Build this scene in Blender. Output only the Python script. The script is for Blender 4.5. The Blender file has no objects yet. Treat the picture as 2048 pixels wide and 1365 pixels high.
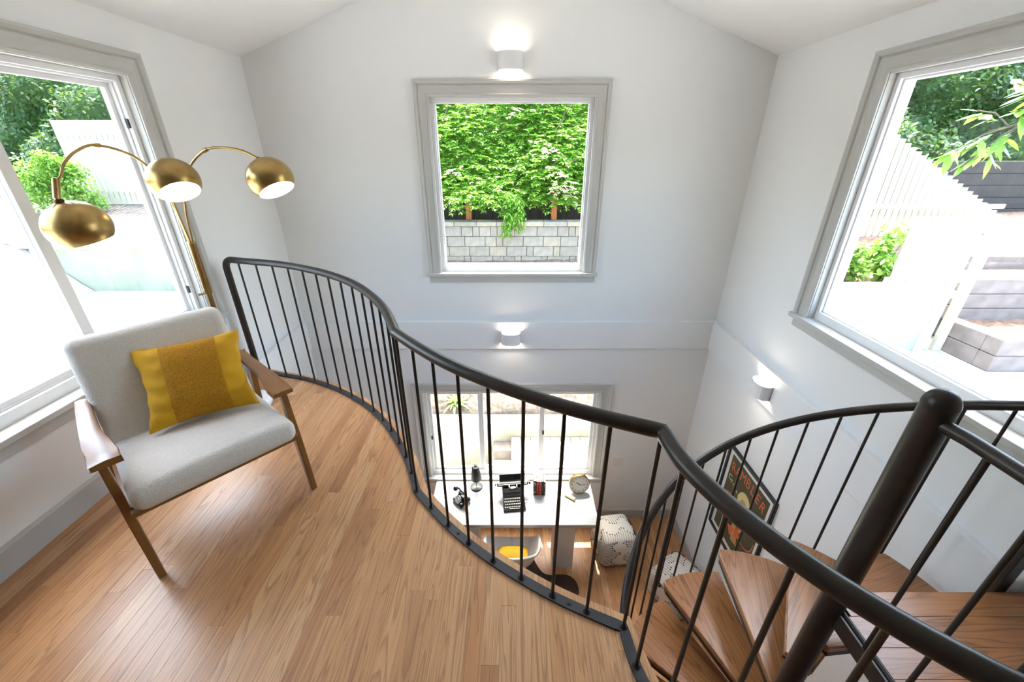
import bpy, bmesh, math, random
from mathutils import Vector, Matrix

random.seed(7)
scn = bpy.context.scene
COL = scn.collection
R = math.radians

# ---------------------------------------------------------------- camera
CAM = Vector((0, 0, 1.68))
F = 804.0
def cam_basis(p, y, r):
    cp, sp, cy, sy, cr, sr = math.cos(p), math.sin(p), math.cos(y), math.sin(y), math.cos(r), math.sin(r)
    f = Vector((sy*cp, cy*cp, -sp)); rt = Vector((cy, -sy, 0)); up = rt.cross(f)
    return rt*cr + up*sr, up*cr - rt*sr, f
RT, UP, FW = cam_basis(R(25.5), R(-0.11), R(-0.07))
cd = bpy.data.cameras.new('camera'); cam = bpy.data.objects.new('camera', cd); COL.objects.link(cam)
cd.sensor_width = 36; cd.lens = F/2048*36; cd.clip_start = 0.02; cd.clip_end = 200
cam.matrix_world = Matrix(((RT.x, UP.x, -FW.x, CAM.x), (RT.y, UP.y, -FW.y, CAM.y), (RT.z, UP.z, -FW.z, CAM.z), (0, 0, 0, 1)))
scn.camera = cam
def on(ax, val, u, v):                      # a photo pixel cast onto an axis plane
    d = RT*((u-1024)/F) - UP*((v-682.5)/F) + FW
    return CAM + d*((val-CAM[ax])/d[ax])

# ---------------------------------------------------------------- sky, sun, exposure
wd = bpy.data.worlds.new('sky'); scn.world = wd; wd.use_nodes = True
wn = wd.node_tree; bgn = wn.nodes['Background']
sky = wn.nodes.new('ShaderNodeTexSky'); sky.sky_type = 'NISHITA'; sky.sun_disc = False
sky.sun_elevation = R(63.7); sky.sun_rotation = R(-5); sky.air_density = 1.0; sky.dust_density = 4.0; sky.ozone_density = 0.3
wn.links.new(sky.outputs[0], bgn.inputs[0]); bgn.inputs[1].default_value = 0.33
sl = bpy.data.lights.new('sun_offscreen', 'SUN'); sl.energy = 1.7; sl.angle = R(0.55); sl.color = (1, .95, .87)
so = bpy.data.objects.new('sun_offscreen', sl); COL.objects.link(so)
so.rotation_euler = Vector((.06, -.62, -1.26)).to_track_quat('-Z', 'Y').to_euler(); so.location = (-1, 12, 20)
scn.view_settings.view_transform = 'Standard'; scn.view_settings.look = 'None'
scn.view_settings.gamma = 1; scn.view_settings.use_curve_mapping = False
scn.view_settings.exposure = 3.0

# ---------------------------------------------------------------- helpers
def worig(o):
    p = Vector((0, 0, 0))
    while o is not None: p += o.location; o = o.parent
    return p
class MB:
    def __init__(s): s.v = []; s.f = []; s.sm = []
    def add(s, vs, fs, smooth=False, M=None):
        o = len(s.v)
        s.v += [tuple(M @ Vector(v)) for v in vs] if M is not None else [tuple(v) for v in vs]
        s.f += [tuple(i+o for i in f) for f in fs]; s.sm += [smooth]*len(fs); return s
    def box(s, x0, x1, y0, y1, z0, z1, M=None):
        v = [(x, y, z) for z in (z0, z1) for y in (y0, y1) for x in (x0, x1)]
        return s.add(v, [(0,2,3,1),(4,5,7,6),(0,1,5,4),(2,6,7,3),(0,4,6,2),(1,3,7,5)], False, M)
    def cbox(s, c, sz, M=None):
        return s.box(c[0]-sz[0]/2, c[0]+sz[0]/2, c[1]-sz[1]/2, c[1]+sz[1]/2, c[2]-sz[2]/2, c[2]+sz[2]/2, M)
    def tube(s, pts, r, n=10, caps=True, smooth=True, M=None, closed=False):
        P = [Vector(p) for p in pts]; k = len(P); rr = r if isinstance(r, (list, tuple)) else [r]*k
        T = []
        for i in range(k):
            a = P[(i-1) % k if closed else max(i-1, 0)]; b = P[(i+1) % k if closed else min(i+1, k-1)]
            T.append((b-a).normalized())
        nx = T[0].orthogonal().normalized(); vs = []
        for i in range(k):
            nx = (nx - T[i]*nx.dot(T[i])).normalized(); ny = T[i].cross(nx)
            vs += [P[i] + (nx*math.cos(2*math.pi*j/n) + ny*math.sin(2*math.pi*j/n))*rr[i] for j in range(n)]
        fs = [(i*n+j, i*n+(j+1) % n, (i+1)*n+(j+1) % n, (i+1)*n+j) for i in range(k-1) for j in range(n)]
        if closed: fs += [((k-1)*n+j, (k-1)*n+(j+1) % n, (j+1) % n, j) for j in range(n)]
        s.add(vs, fs, smooth, M)
        if caps and not closed: s.add(vs[:n], [tuple(range(n-1, -1, -1))], False, M); s.add(vs[-n:], [tuple(range(n))], False, M)
        return s
    def cyl(s, a, b, r, n=12, M=None): return s.tube([a, b], r, n, True, True, M)
    def lathe(s, prof, n=24, M=None, smooth=True):
        vs = [(r*math.cos(2*math.pi*j/n), r*math.sin(2*math.pi*j/n), z) for r, z in prof for j in range(n)]
        fs = [(i*n+j, i*n+(j+1) % n, (i+1)*n+(j+1) % n, (i+1)*n+j) for i in range(len(prof)-1) for j in range(n)]
        return s.add(vs, fs, smooth, M)
    def prism(s, poly, z0, z1, M=None):
        n = len(poly); v = [(p[0], p[1], z0) for p in poly] + [(p[0], p[1], z1) for p in poly]
        return s.add(v, [tuple(range(n-1, -1, -1)), tuple(range(n, 2*n))] + [(i, (i+1) % n, n+(i+1) % n, n+i) for i in range(n)], False, M)
    def grid(s, rows, smooth=True, M=None):
        h, w = len(rows), len(rows[0])
        return s.add([p for r in rows for p in r], [(i*w+j, i*w+j+1, (i+1)*w+j+1, (i+1)*w+j) for i in range(h-1) for j in range(w-1)], smooth, M)
    def rbox(s, hx, hy, hz, r, M=None, f=None, seg=4):
        def ax(h):
            c = [h-r+r*math.tan(k/seg*math.pi/4) for k in range(seg+1)]
            mid = [(h-r)*t for t in (-.6, -.2, .2, .6)]
            return [-x for x in reversed(c)] + mid + c
        def q(p):
            i = Vector((max(-hx+r, min(hx-r, p[0])), max(-hy+r, min(hy-r, p[1])), max(-hz+r, min(hz-r, p[2]))))
            d = Vector(p)-i; o = i + (d.normalized()*r if d.length > 0 else d)
            return f(o) if f else o
        X, Y, Z = ax(hx), ax(hy), ax(hz)
        for z, fl in ((-hz, 0), (hz, 1)):
            g = [[q((x, y, z)) for x in X] for y in Y]; s.grid(g if fl else [row[::-1] for row in g], True, M)
        for y, fl in ((-hy, 1), (hy, 0)):
            g = [[q((x, y, z)) for x in X] for z in Z]; s.grid(g if fl else [row[::-1] for row in g], True, M)
        for x, fl in ((-hx, 0), (hx, 1)):
            g = [[q((x, y, z)) for y in Y] for z in Z]; s.grid(g if fl else [row[::-1] for row in g], True, M)
        return s
    def build(s, name, mat, parent=None, loc=None, bevel=0, local=False, weld=False, solid=0, sub=0):
        me = bpy.data.meshes.new(name)
        P = worig(parent) if not local else Vector((0, 0, 0))
        if loc is None:
            if parent is not None: loc = P.copy()
            else:
                xs, ys, zs = zip(*s.v); loc = Vector(((min(xs)+max(xs))/2, (min(ys)+max(ys))/2, min(zs)))
        off = Vector(loc); loc = off - P
        me.from_pydata([(v[0]-off.x, v[1]-off.y, v[2]-off.z) for v in s.v], [], s.f)
        me.polygons.foreach_set('use_smooth', s.sm)
        if weld:
            b = bmesh.new(); b.from_mesh(me); bmesh.ops.remove_doubles(b, verts=b.verts, dist=1e-5); b.to_mesh(me); b.free()
        me.update(); me.materials.append(MAT[mat] if isinstance(mat, str) else mat)
        o = bpy.data.objects.new(name, me); COL.objects.link(o); o.location = loc; o.parent = parent
        if bevel:
            m = o.modifiers.new('bevel', 'BEVEL'); m.width = bevel; m.segments = 2; m.limit_method = 'ANGLE'; m.angle_limit = R(40)
        if solid:
            m = o.modifiers.new('solid', 'SOLIDIFY'); m.thickness = solid; m.offset = 0
        if sub:
            m = o.modifiers.new('sub', 'SUBSURF'); m.levels = sub; m.render_levels = sub
        return o

def tag(o, label=None, cat=None, group=None, kind=None):
    if label: o['label'] = label
    if cat: o['category'] = cat
    if group: o['group'] = group
    if kind: o['kind'] = kind
    return o
def emp(name, loc, label=None, cat=None, group=None, rz=0, kind=None):
    o = bpy.data.objects.new(name, None); COL.objects.link(o); o.location = loc; o.rotation_euler = (0, 0, rz)
    o.empty_display_size = .1
    return tag(o, label, cat, group, kind)
def text_mesh(txt, size, extrude=0.0005, font_scale=(1, 1)):
    c = bpy.data.curves.new('txt', 'FONT'); c.body = txt; c.size = size; c.extrude = extrude
    c.align_x = 'CENTER'; c.align_y = 'CENTER'
    o = bpy.data.objects.new('txt', c); COL.objects.link(o)
    bpy.context.view_layer.update()
    me = bpy.data.meshes.new_from_object(o.evaluated_get(bpy.context.evaluated_depsgraph_get()))
    vs = [tuple(v.co) for v in me.vertices]; fs = [tuple(p.vertices) for p in me.polygons]
    bpy.data.objects.remove(o); bpy.data.curves.remove(c); bpy.data.meshes.remove(me)
    return vs, fs
def smooth_path(pts, n=6):
    P = [Vector(p) for p in pts]; out = []
    for i in range(len(P)-1):
        p0, p1, p2, p3 = P[max(i-1, 0)], P[i], P[i+1], P[min(i+2, len(P)-1)]
        for k in range(n):
            t = k/n
            out.append(.5*((2*p1)+(p2-p0)*t+(2*p0-5*p1+4*p2-p3)*t*t+(3*p1-p0-3*p2+p3)*t**3))
    return out + [P[-1]]

# ---------------------------------------------------------------- materials
MAT = {}
def nodes(name):
    m = bpy.data.materials.new(name); m.use_nodes = True; MAT[name] = m
    return m.node_tree, m.node_tree.nodes['Principled BSDF']
def N(t, ty, **kw):
    n = t.nodes.new('ShaderNode'+ty)
    for k, v in kw.items():
        if k in n.inputs.keys(): n.inputs[k].default_value = v
        else: setattr(n, k, v)
    return n
def ramp(t, fac, stops):
    r = N(t, 'ValToRGB'); e = r.color_ramp.elements
    e[0].position, e[0].color = stops[0][0], (*stops[0][1], 1); e[1].position, e[1].color = stops[-1][0], (*stops[-1][1], 1)
    for p, c in stops[1:-1]: x = e.new(p); x.color = (*c, 1)
    t.links.new(fac, r.inputs[0]); return r.outputs[0]
def mixc(t, fac, a, b, mode='MIX'):
    m = N(t, 'Mix', data_type='RGBA', blend_type=mode)
    for s, v in ((m.inputs[0], fac), (m.inputs[6], a), (m.inputs[7], b)):
        if isinstance(v, bpy.types.NodeSocket): t.links.new(v, s)
        else: s.default_value = v if not isinstance(v, tuple) else (*v, 1)
    return m.outputs[2]
def bump(t, b, h, strength=.2, dist=.01):
    n = N(t, 'Bump', Strength=strength, Distance=dist); t.links.new(h, n.inputs['Height']); t.links.new(n.outputs[0], b.inputs['Normal'])
def mat(name, col, rough=.5, metal=0, var=0, scale=5, bmp=0, bscale=60, coat=0, spec=.5, bdist=.005, detail=4):
    t, b = nodes(name); b.inputs['Base Color'].default_value = (*col, 1); b.inputs['Roughness'].default_value = rough
    b.inputs['Metallic'].default_value = metal; b.inputs['Coat Weight'].default_value = coat; b.inputs['Specular IOR Level'].default_value = spec
    if var or bmp: co = N(t, 'TexCoord').outputs['Object']
    if var:
        n = N(t, 'TexNoise', Scale=scale, Detail=detail); t.links.new(co, n.inputs[0])
        t.links.new(ramp(t, n.outputs[0], [(.3, tuple(c*(1-var) for c in col)), (.7, tuple(min(1, c*(1+var)) for c in col))]), b.inputs['Base Color'])
    if bmp:
        n2 = N(t, 'TexNoise', Scale=bscale, Detail=3); t.links.new(co, n2.inputs[0]); bump(t, b, n2.outputs[0], bmp, bdist)
    return MAT[name]
def wood(name, pal, dark, axis=1, rough=.33, fine=1.0, amt=.55, coat=.28):
    """oak: colour per board from its random number, cathedral grain stretched along one axis"""
    t, b = nodes(name); L = t.links.new
    co = N(t, 'TexCoord').outputs['Object']; oi = N(t, 'ObjectInfo')
    mu = N(t, 'Math', operation='MULTIPLY'); mu.inputs[1].default_value = 37.0; L(oi.outputs['Random'], mu.inputs[0])
    cx = N(t, 'CombineXYZ'); [L(mu.outputs[0], cx.inputs[i]) for i in range(3)]
    ad = N(t, 'VectorMath', operation='ADD'); L(co, ad.inputs[0]); L(cx.outputs[0], ad.inputs[1])
    def stretched(k, l):
        m = N(t, 'Mapping'); s = [k, k, k]; s[axis] = l; m.inputs['Scale'].default_value = s; L(ad.outputs[0], m.inputs[0]); return m.outputs[0]
    n1 = N(t, 'TexNoise', Scale=1.0, Detail=3, Roughness=.55, Distortion=.5); L(stretched(8*fine, .42*fine), n1.inputs[0])
    w = N(t, 'Math', operation='MULTIPLY'); w.inputs[1].default_value = 22.0; L(n1.outputs[0], w.inputs[0])
    fr = N(t, 'Math', operation='FRACT'); L(w.outputs[0], fr.inputs[0])
    rings = ramp(t, fr.outputs[0], [(0, (0, 0, 0)), (.55, (.12,)*3), (.86, (1,)*3), (1, (0, 0, 0))])
    n2 = N(t, 'TexNoise', Scale=1.0, Detail=4, Roughness=.7); L(stretched(330*fine, 3.2*fine), n2.inputs[0])
    fib = ramp(t, n2.outputs[0], [(.45, (0, 0, 0)), (.72, (1,)*3)])
    n3 = N(t, 'TexNoise', Scale=1.0, Detail=2); L(stretched(14*fine, .8*fine), n3.inputs[0])
    k = len(pal); base = ramp(t, oi.outputs['Random'], [(i/(k-1), p) for i, p in enumerate(pal)])
    c = mixc(t, n3.outputs[0], base, tuple(min(1, p*1.15) for p in pal[1]), 'MIX')
    c = mixc(t, .55, base, c)
    a1 = N(t, 'Math', operation='MULTIPLY'); a1.inputs[1].default_value = amt; L(rings, a1.inputs[0])
    c = mixc(t, a1.outputs[0], c, dark)
    a2 = N(t, 'Math', operation='MULTIPLY'); a2.inputs[1].default_value = .5; L(fib, a2.inputs[0])
    c = mixc(t, a2.outputs[0], c, dark)
    L(c, b.inputs['Base Color']); b.inputs['Roughness'].default_value = rough; b.inputs['Coat Weight'].default_value = coat; b.inputs['Coat Roughness'].default_value = .28
    bump(t, b, n2.outputs[0], .06, .001)
def emit(name, col, strength):
    t, b = nodes(name); b.inputs['Base Color'].default_value = (*col, 1); b.inputs['Emission Color'].default_value = (*col, 1); b.inputs['Emission Strength'].default_value = strength
def leafmat(name, a, b_, c, trans=.35, rough=.4):
    t, b = nodes(name); L = t.links.new
    g = N(t, 'NewGeometry'); col = ramp(t, g.outputs['Random Per Island'], [(0, a), (.5, b_), (1, c)])
    L(col, b.inputs['Base Color']); b.inputs['Roughness'].default_value = rough
    tr = N(t, 'BsdfTranslucent'); L(mixc(t, .5, col, (.35, .55, .06)), tr.inputs[0])
    mx = N(t, 'MixShader'); mx.inputs[0].default_value = trans; L(b.outputs[0], mx.inputs[1]); L(tr.outputs[0], mx.inputs[2])
    L(mx.outputs[0], t.nodes['Material Output'].inputs[0])
def glass(name, tint=(.94, .97, .95)):
    t, b = nodes(name); L = t.links.new; t.nodes.remove(b)
    tr = N(t, 'BsdfTransparent'); tr.inputs[0].default_value = (*tint, 1); gl = N(t, 'BsdfGlossy', Roughness=.0)
    lw = N(t, 'LayerWeight', Blend=.5); pw = N(t, 'Math', operation='POWER'); pw.inputs[1].default_value = 4.0; L(lw.outputs['Facing'], pw.inputs[0])
    fr = N(t, 'MapRange'); fr.inputs['To Min'].default_value = .02; fr.inputs['To Max'].default_value = .45; L(pw.outputs[0], fr.inputs['Value'])
    mx = N(t, 'MixShader'); L(fr.outputs[0], mx.inputs[0]); L(tr.outputs[0], mx.inputs[1]); L(gl.outputs[0], mx.inputs[2])
    L(mx.outputs[0], t.nodes['Material Output'].inputs[0])

mat('wall_paint', (.868, .868, .860), .85, bmp=.02, bscale=180, bdist=.002)
mat('ceiling_paint', (.88, .88, .87), .9)
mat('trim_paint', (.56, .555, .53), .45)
mat('vinyl', (.86, .86, .87), .35)
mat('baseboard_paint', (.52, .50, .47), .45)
wood('oak_floor', [(.49, .215, .080), (.65, .36, .165), (.37, .150, .052), (.60, .315, .130), (.52, .245, .095), (.69, .42, .215), (.44, .190, .068)], (.22, .080, .027))
wood('oak_tread', [(.31, .128, .046), (.39, .175, .068), (.34, .147, .054)], (.13, .045, .016), axis=0, rough=.3, fine=.8, amt=.7)
wood('walnut_arm', [(.22, .090, .018), (.25, .104, .022)], (.135, .052, .011), axis=1, rough=.35, amt=.3)
mat('subfloor', (.10, .05, .025), .8)
mat('oak_edge', (.58, .32, .14), .4, var=.15, scale=40)
mat('steel_dark', (.027, .020, .016), .36, .2, var=.15, scale=12, bmp=.03, bscale=90)
mat('steel_bar', (.040, .040, .042), .45, .3, bmp=.05, bscale=50)
mat('boucle', (.70, .645, .585), .95, bmp=.5, bscale=130, bdist=.006, var=.05, scale=90)
mat('yellow_linen', (.66, .35, .008), .85, bmp=.25, bscale=160, bdist=.004, var=.08, scale=12)
mat('yellow_tuft', (.54, .24, .005), .95, bmp=1.0, bscale=210, bdist=.008, var=.30, scale=190)
t, b = nodes('brass'); b.inputs['Metallic'].default_value = 1; b.inputs['Roughness'].default_value = .3
n_ = N(t, 'TexNoise', Scale=14, Detail=3); t.links.new(N(t, 'TexCoord').outputs['Object'], n_.inputs[0])
t.links.new(ramp(t, n_.outputs[0], [(.3, (.34, .215, .075)), (.75, (.48, .33, .13))]), b.inputs['Base Color'])
mat('brass_dark', (.10, .055, .02), .4, 1)
mat('lamp_white', (.85, .83, .80), .5)
emit('bulb', (1, .88, .74), 1.9)
emit('sconce_glow', (1, .92, .82), 1.2)
mat('sconce_white', (.82, .82, .81), .55)
mat('marble', (.85, .85, .84), .2, var=.05, scale=6)
mat('concrete_top', (.48, .485, .495), .45, var=.10, scale=4)
mat('desk_white', (.80, .77, .73), .5)
mat('black_gloss', (.012, .012, .013), .18, coat=.4)
mat('black_matte', (.015, .015, .016), .5)
mat('chrome', (.75, .75, .76), .15, 1)
mat('key_white', (.7, .68, .62), .4)
mat('paper', (.82, .74, .58), .8)
mat('book_green', (.02, .04, .035), .5); mat('book_red', (.45, .02, .02), .5); mat('book_crimson', (.55, .05, .05), .5)
mat('book_black', (.015, .015, .015), .5); mat('book_olive', (.05, .045, .03), .5)
mat('gilt', (.75, .52, .16), .35, .8)
mat('clock_face', (.78, .75, .68), .6); mat('print_black', (.02, .018, .016), .6)
mat('shell_white', (.82, .82, .83), .3)
mat('pouf_cloth', (.78, .73, .66), .9, bmp=.2, bscale=150)
mat('cowhide', (.030, .012, .006), .8, var=.5, scale=3, bmp=.4, bscale=220)
mat('frame_black', (.008, .008, .008), .35)
mat('art_olive', (.085, .072, .035), .7, var=.12, scale=9)
mat('art_orange', (.72, .15, .04), .7); mat('art_cream', (.72, .58, .25), .7); mat('art_skin', (.55, .30, .14), .7)
mat('switch_white', (.8, .79, .77), .4)
glass('pane_glass')
mat('picture_glass', (.9, .9, .9), .1)
mat('stucco_green', (.33, .36, .31), .8, var=.08, scale=3)
mat('stucco_olive', (.26, .28, .20), .85, var=.15, scale=2.5)
mat('cap_cream', (.64, .61, .52), .6)
mat('concrete', (.46, .455, .445), .85, var=.10, scale=1.6, bmp=.15, bscale=40)
mat('coping_grey', (.42, .41, .38), .9, var=.2, scale=3)
mat('concrete_old', (.36, .35, .30), .9, var=.28, scale=2.2, bmp=.3, bscale=25)
mat('slat_paint', (.54, .53, .42), .6, var=.06, scale=6)
mat('deck_paint', (.48, .485, .38), .6, var=.08, scale=6)
mat('timber', (.20, .165, .15), .85, var=.25, scale=7, bmp=.3, bscale=40)
mat('timber_dark', (.035, .03, .028), .85, var=.25, scale=7)
mat('soil', (.11, .092, .078), .95, var=.5, scale=14, bmp=.6, bscale=30)
mat('mulch', (.22, .13, .085), .95, var=.55, scale=22, bmp=.7, bscale=45)
mat('redwood', (.42, .135, .04), .7, var=.15, scale=10)
t, b = nodes('block_stone'); oi = N(t, 'ObjectInfo'); b.inputs['Roughness'].default_value = .9
c_ = ramp(t, oi.outputs['Random'], [(0, (.20, .175, .14)), (.35, (.27, .25, .21)), (.6, (.34, .28, .18)), (.8, (.22, .205, .18)), (1, (.30, .27, .215))])
n_ = N(t, 'TexNoise', Scale=9, Detail=5); t.links.new(N(t, 'TexCoord').outputs['Object'], n_.inputs[0])
t.links.new(mixc(t, .5, c_, ramp(t, n_.outputs[0], [(.3, (.13, .125, .11)), (.7, (.30, .285, .245))])), b.inputs['Base Color']); bump(t, b, n_.outputs[0], .5, .01)
leafmat('wisteria', (.08, .25, .022), (.18, .42, .045), (.36, .56, .09), .45)
leafmat('ivy', (.015, .045, .010), (.035, .095, .018), (.07, .15, .03), .25)
leafmat('shrub_leaf', (.10, .26, .03), (.17, .36, .05), (.28, .45, .08), .4)
leafmat('laurel_leaf', (.06, .18, .02), (.12, .30, .04), (.24, .42, .08), .35, .25)
leafmat('agave_leaf', (.20, .34, .08), (.28, .42, .12), (.38, .50, .18), .3)
leafmat('blossom', (.55, .42, .30), (.65, .52, .38), (.7, .6, .45), .3)
leafmat('dry_leaf', (.30, .24, .13), (.40, .33, .18), (.22, .13, .06), .1, .8)
mat('bark', (.09, .065, .045), .9, var=.3, scale=12)
mat('ivy_growth', (.035, .085, .018), .9, var=.4, scale=14)
mat('wisteria_growth', (.13, .28, .035), .9, var=.4, scale=14)
# ================================================================ THE ROOM
XL, XR, YB, YF = -2.21, 2.15, 3.93, -3.2
ZP, ZLOW, RIDX, RIDZ = 2.36, -2.847, -.03, 3.136
WT = .16
def struct(o): o['kind'] = 'structure'; return o

def wall_mesh(u0, u1, z0, z1, holes, M, extra=None):
    """wall slab with rectangular holes; local x along the wall, y outward (0..WT), z up"""
    mb = MB(); us = sorted({u0, u1, *[h[0] for h in holes], *[h[1] for h in holes]}); zs = sorted({z0, z1, *[h[2] for h in holes], *[h[3] for h in holes]})
    inh = lambda u, z: any(h[0] < u < h[1] and h[2] < z < h[3] for h in holes)
    for a, b in zip(us, us[1:]):
        for c, d in zip(zs, zs[1:]):
            if inh((a+b)/2, (c+d)/2): continue
            mb.add([(a, 0, c), (b, 0, c), (b, 0, d), (a, 0, d)], [(0, 1, 2, 3)], False, M)
            mb.add([(a, WT, c), (b, WT, c), (b, WT, d), (a, WT, d)], [(3, 2, 1, 0)], False, M)
    for a, b, c, d in holes:
        q = [(a, c), (b, c), (b, d), (a, d)]
        for i in range(4):
            p, n = q[i], q[(i+1) % 4]
            mb.add([(p[0], 0, p[1]), (n[0], 0, n[1]), (n[0], WT, n[1]), (p[0], WT, p[1])], [(0, 3, 2, 1)], False, M)
    if extra: mb.add([(p[0], 0, p[1]) for p in extra], [tuple(range(len(extra)))], False, M); mb.add([(p[0], WT, p[1]) for p in extra], [tuple(range(len(extra)-1, -1, -1))], False, M)
    return mb
MBACK = Matrix.Translation((0, YB, 0))
MLEFT = Matrix.Translation((XL, 0, 0)) @ Matrix.Rotation(R(90), 4, 'Z')      # local x -> +Y, y -> -X
MRIGHT = Matrix.Translation((XR, 0, 0)) @ Matrix.Rotation(R(-90), 4, 'Z')    # local x -> -Y, y -> +X
W1 = (-.718, .712, .565, 2.09)          # picture window, back wall
W2 = (-1.05, 1.03, -2.13, -.84)         # three-lite slider, lower back wall
W3 = (1.17, 2.73, .565, 2.075)          # slider, left wall (local x = Y)
W4 = (-2.73, -1.17, .565, 2.08)         # picture window, right wall (local x = -Y)
gable = [(XL, ZP), (XR, ZP), (RIDX, RIDZ)]
struct(wall_mesh(XL, XR, ZLOW-.1, ZP, [W1, W2], MBACK, gable).build('wall_back', 'wall_paint', weld=True, loc=(0, YB, 0)))
struct(wall_mesh(YF, YB, ZLOW-.1, ZP, [W3], MLEFT).build('wall_left', 'wall_paint', weld=True, loc=(XL, 0, 0)))
struct(wall_mesh(-YB, -YF, ZLOW-.1, ZP, [W4], MRIGHT).build('wall_right', 'wall_paint', weld=True, loc=(XR, 0, 0)))
MFRONT = Matrix.Translation((0, YF, 0)) @ Matrix.Rotation(R(180), 4, 'Z')
struct(wall_mesh(-XR, -XL, ZLOW-.1, ZP, [], MFRONT, [(-XR, ZP), (-XL, ZP), (-RIDX, RIDZ)]).build('wall_front', 'wall_paint', weld=True, loc=(0, YF, 0)))
mb = MB(); OV = .35
sl_ = (RIDZ-ZP)/(RIDX-XL); sr_ = (RIDZ-ZP)/(XR-RIDX)
for (xa, za, s_) in ((XL, ZP, 1), (XR, ZP, -1)):
    xe = xa - s_*OV; ze = za - OV*(sl_ if s_ > 0 else sr_)
    q = [(xe, ze), (RIDX, RIDZ), (RIDX, RIDZ+.16), (xe, ze+.16)]
    mb.add([(p[0], y, p[1]) for y in (YF-.3, YB+.3) for p in q], [(0, 3, 2, 1), (4, 5, 6, 7), (0, 1, 5, 4), (1, 2, 6, 5), (2, 3, 7, 6), (3, 0, 4, 7)])
struct(mb.build('ceiling', 'ceiling_paint', loc=(RIDX, 0, RIDZ)))

# belt course: the lower storey stands proud of the upper wall, ledge on top
BZ0, BZ1, BD = -.27, .045, .042
struct(MB().box(XL, XR, YB-BD, YB, BZ0, BZ1).build('trim_1', 'wall_paint', bevel=.003))
struct(MB().box(XR-BD, XR, 1.09, YB-BD, BZ0, BZ1).build('trim_2', 'wall_paint', bevel=.003))
struct(MB().box(XL, XL+BD, 3.0, YB-BD, BZ0, BZ1).build('trim_3', 'wall_paint', bevel=.003))
# baseboards
def baseboard(name, M, u0, u1, z):
    mb = MB(); pr = [(0, 0), (-.016, 0), (-.016, .118), (-.010, .130), (0, .132)]
    n = len(pr); mb.add([(u, p[0], z+p[1]) for u in (u0, u1) for p in pr], [(i, (i+1) % n, n+(i+1) % n, n+i) for i in range(n)] + [tuple(range(n)), tuple(range(2*n-1, n-1, -1))], False, M)
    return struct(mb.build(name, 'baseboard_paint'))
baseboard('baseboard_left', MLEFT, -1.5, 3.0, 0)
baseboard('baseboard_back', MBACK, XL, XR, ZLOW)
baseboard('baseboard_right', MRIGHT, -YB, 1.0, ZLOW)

# ---------------------------------------------------------------- windows
def window(name, M, W, lites, latches=(), slider=False):
    u0, u1, z0, z1 = W
    w = emp(name, M @ Vector(((u0+u1)/2, 0, z0)), kind='structure')
    w.location = M @ Vector(((u0+u1)/2, 0, z0))
    def B(mb, nm, m, **k): return mb.build(nm, m, w, **k)
    pr = [(-.008, .0), (-.008, .012), (.006, .018), (.012, .012), (.05, .014), (.068, .020), (.078, .014), (.084, .026), (.098, .034), (.112, .034), (.112, 0)]
    path = [(u0, z0, -1, 0), (u0, z1, -1, 1), (u1, z1, 1, 1), (u1, z0, 1, 0)]; mb = MB(); n = len(pr)
    for i, (pu, pz, su, sz) in enumerate(path):
        mb.add([(pu+su*d, -h, pz+sz*d) for d, h in pr], [], False, M)
    for i in range(3):
        for j in range(n-1): mb.f.append((i*n+j, i*n+j+1, (i+1)*n+j+1, (i+1)*n+j)); mb.sm.append(False)
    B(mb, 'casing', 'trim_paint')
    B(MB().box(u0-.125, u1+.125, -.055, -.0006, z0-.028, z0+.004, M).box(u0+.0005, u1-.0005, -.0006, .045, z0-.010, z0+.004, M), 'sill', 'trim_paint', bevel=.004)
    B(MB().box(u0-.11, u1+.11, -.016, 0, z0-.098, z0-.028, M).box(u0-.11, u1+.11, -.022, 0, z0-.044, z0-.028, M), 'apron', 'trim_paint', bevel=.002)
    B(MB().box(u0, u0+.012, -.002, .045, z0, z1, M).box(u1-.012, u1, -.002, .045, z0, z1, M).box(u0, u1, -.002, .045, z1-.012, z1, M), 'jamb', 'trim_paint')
    a, c = .012, .052
    fr = MB()
    for (p, q, y0, y1) in ((a, a+.03, .04, .135), (a+.03, c, .062, .115)):
        fr.box(u0+p, u0+q, y0, y1, z0+q+.02, z1-q, M).box(u1-q, u1-p, y0, y1, z0+q+.02, z1-q, M).box(u0+p, u1-p, y0, y1, z1-q, z1-p, M).box(u0+p, u1-p, y0, y1, z0+(p-.012 if p < .02 else p+.02), z0+q+.02, M)
    B(fr, 'frame', 'vinyl', bevel=.002)
    edges = [u0+c] + list(lites) + [u1-c]; zb, zt = z0+c+.02, z1-c
    for i, (p, q) in enumerate(zip(edges, edges[1:])):
        pl = p + (.03 if i else 0); ql = q - (.03 if i < len(edges)-2 else 0); yy = .078 + (.022 if slider and i % 2 else 0)
        if slider:
            sw = .026
            sa = MB().box(p-(.032 if i else 0), p+sw, yy-.014, yy+.014, zb, zt, M).box(q-sw, q+(.032 if i < len(edges)-2 else 0), yy-.014, yy+.014, zb, zt, M).box(p+sw, q-sw, yy-.014, yy+.014, zb, zb+sw, M).box(p+sw, q-sw, yy-.014, yy+.014, zt-sw, zt, M)
            s = B(sa, 'sash', 'vinyl', bevel=.002); pl, ql = p+sw, q-sw
            MB().box(pl, ql, yy-.002, yy+.002, zb+sw, zt-sw, M).build('pane', 'pane_glass', s)
        else:
            B(MB().box(p, q, .084, .088, zb, zt, M), 'pane', 'pane_glass')
    for (u, z) in latches:
        B(MB().box(u-.012, u+.012, .045, .062, z-.025, z+.025, M), 'latch', 'black_matte', bevel=.003)
    return w
window('window_1', MBACK, W1, [])
window('window_2', MBACK, W2, [-.386, .356], [(-1.0, -1.55), (.375, -1.47), (1.0, -1.55)], slider=True)
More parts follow.
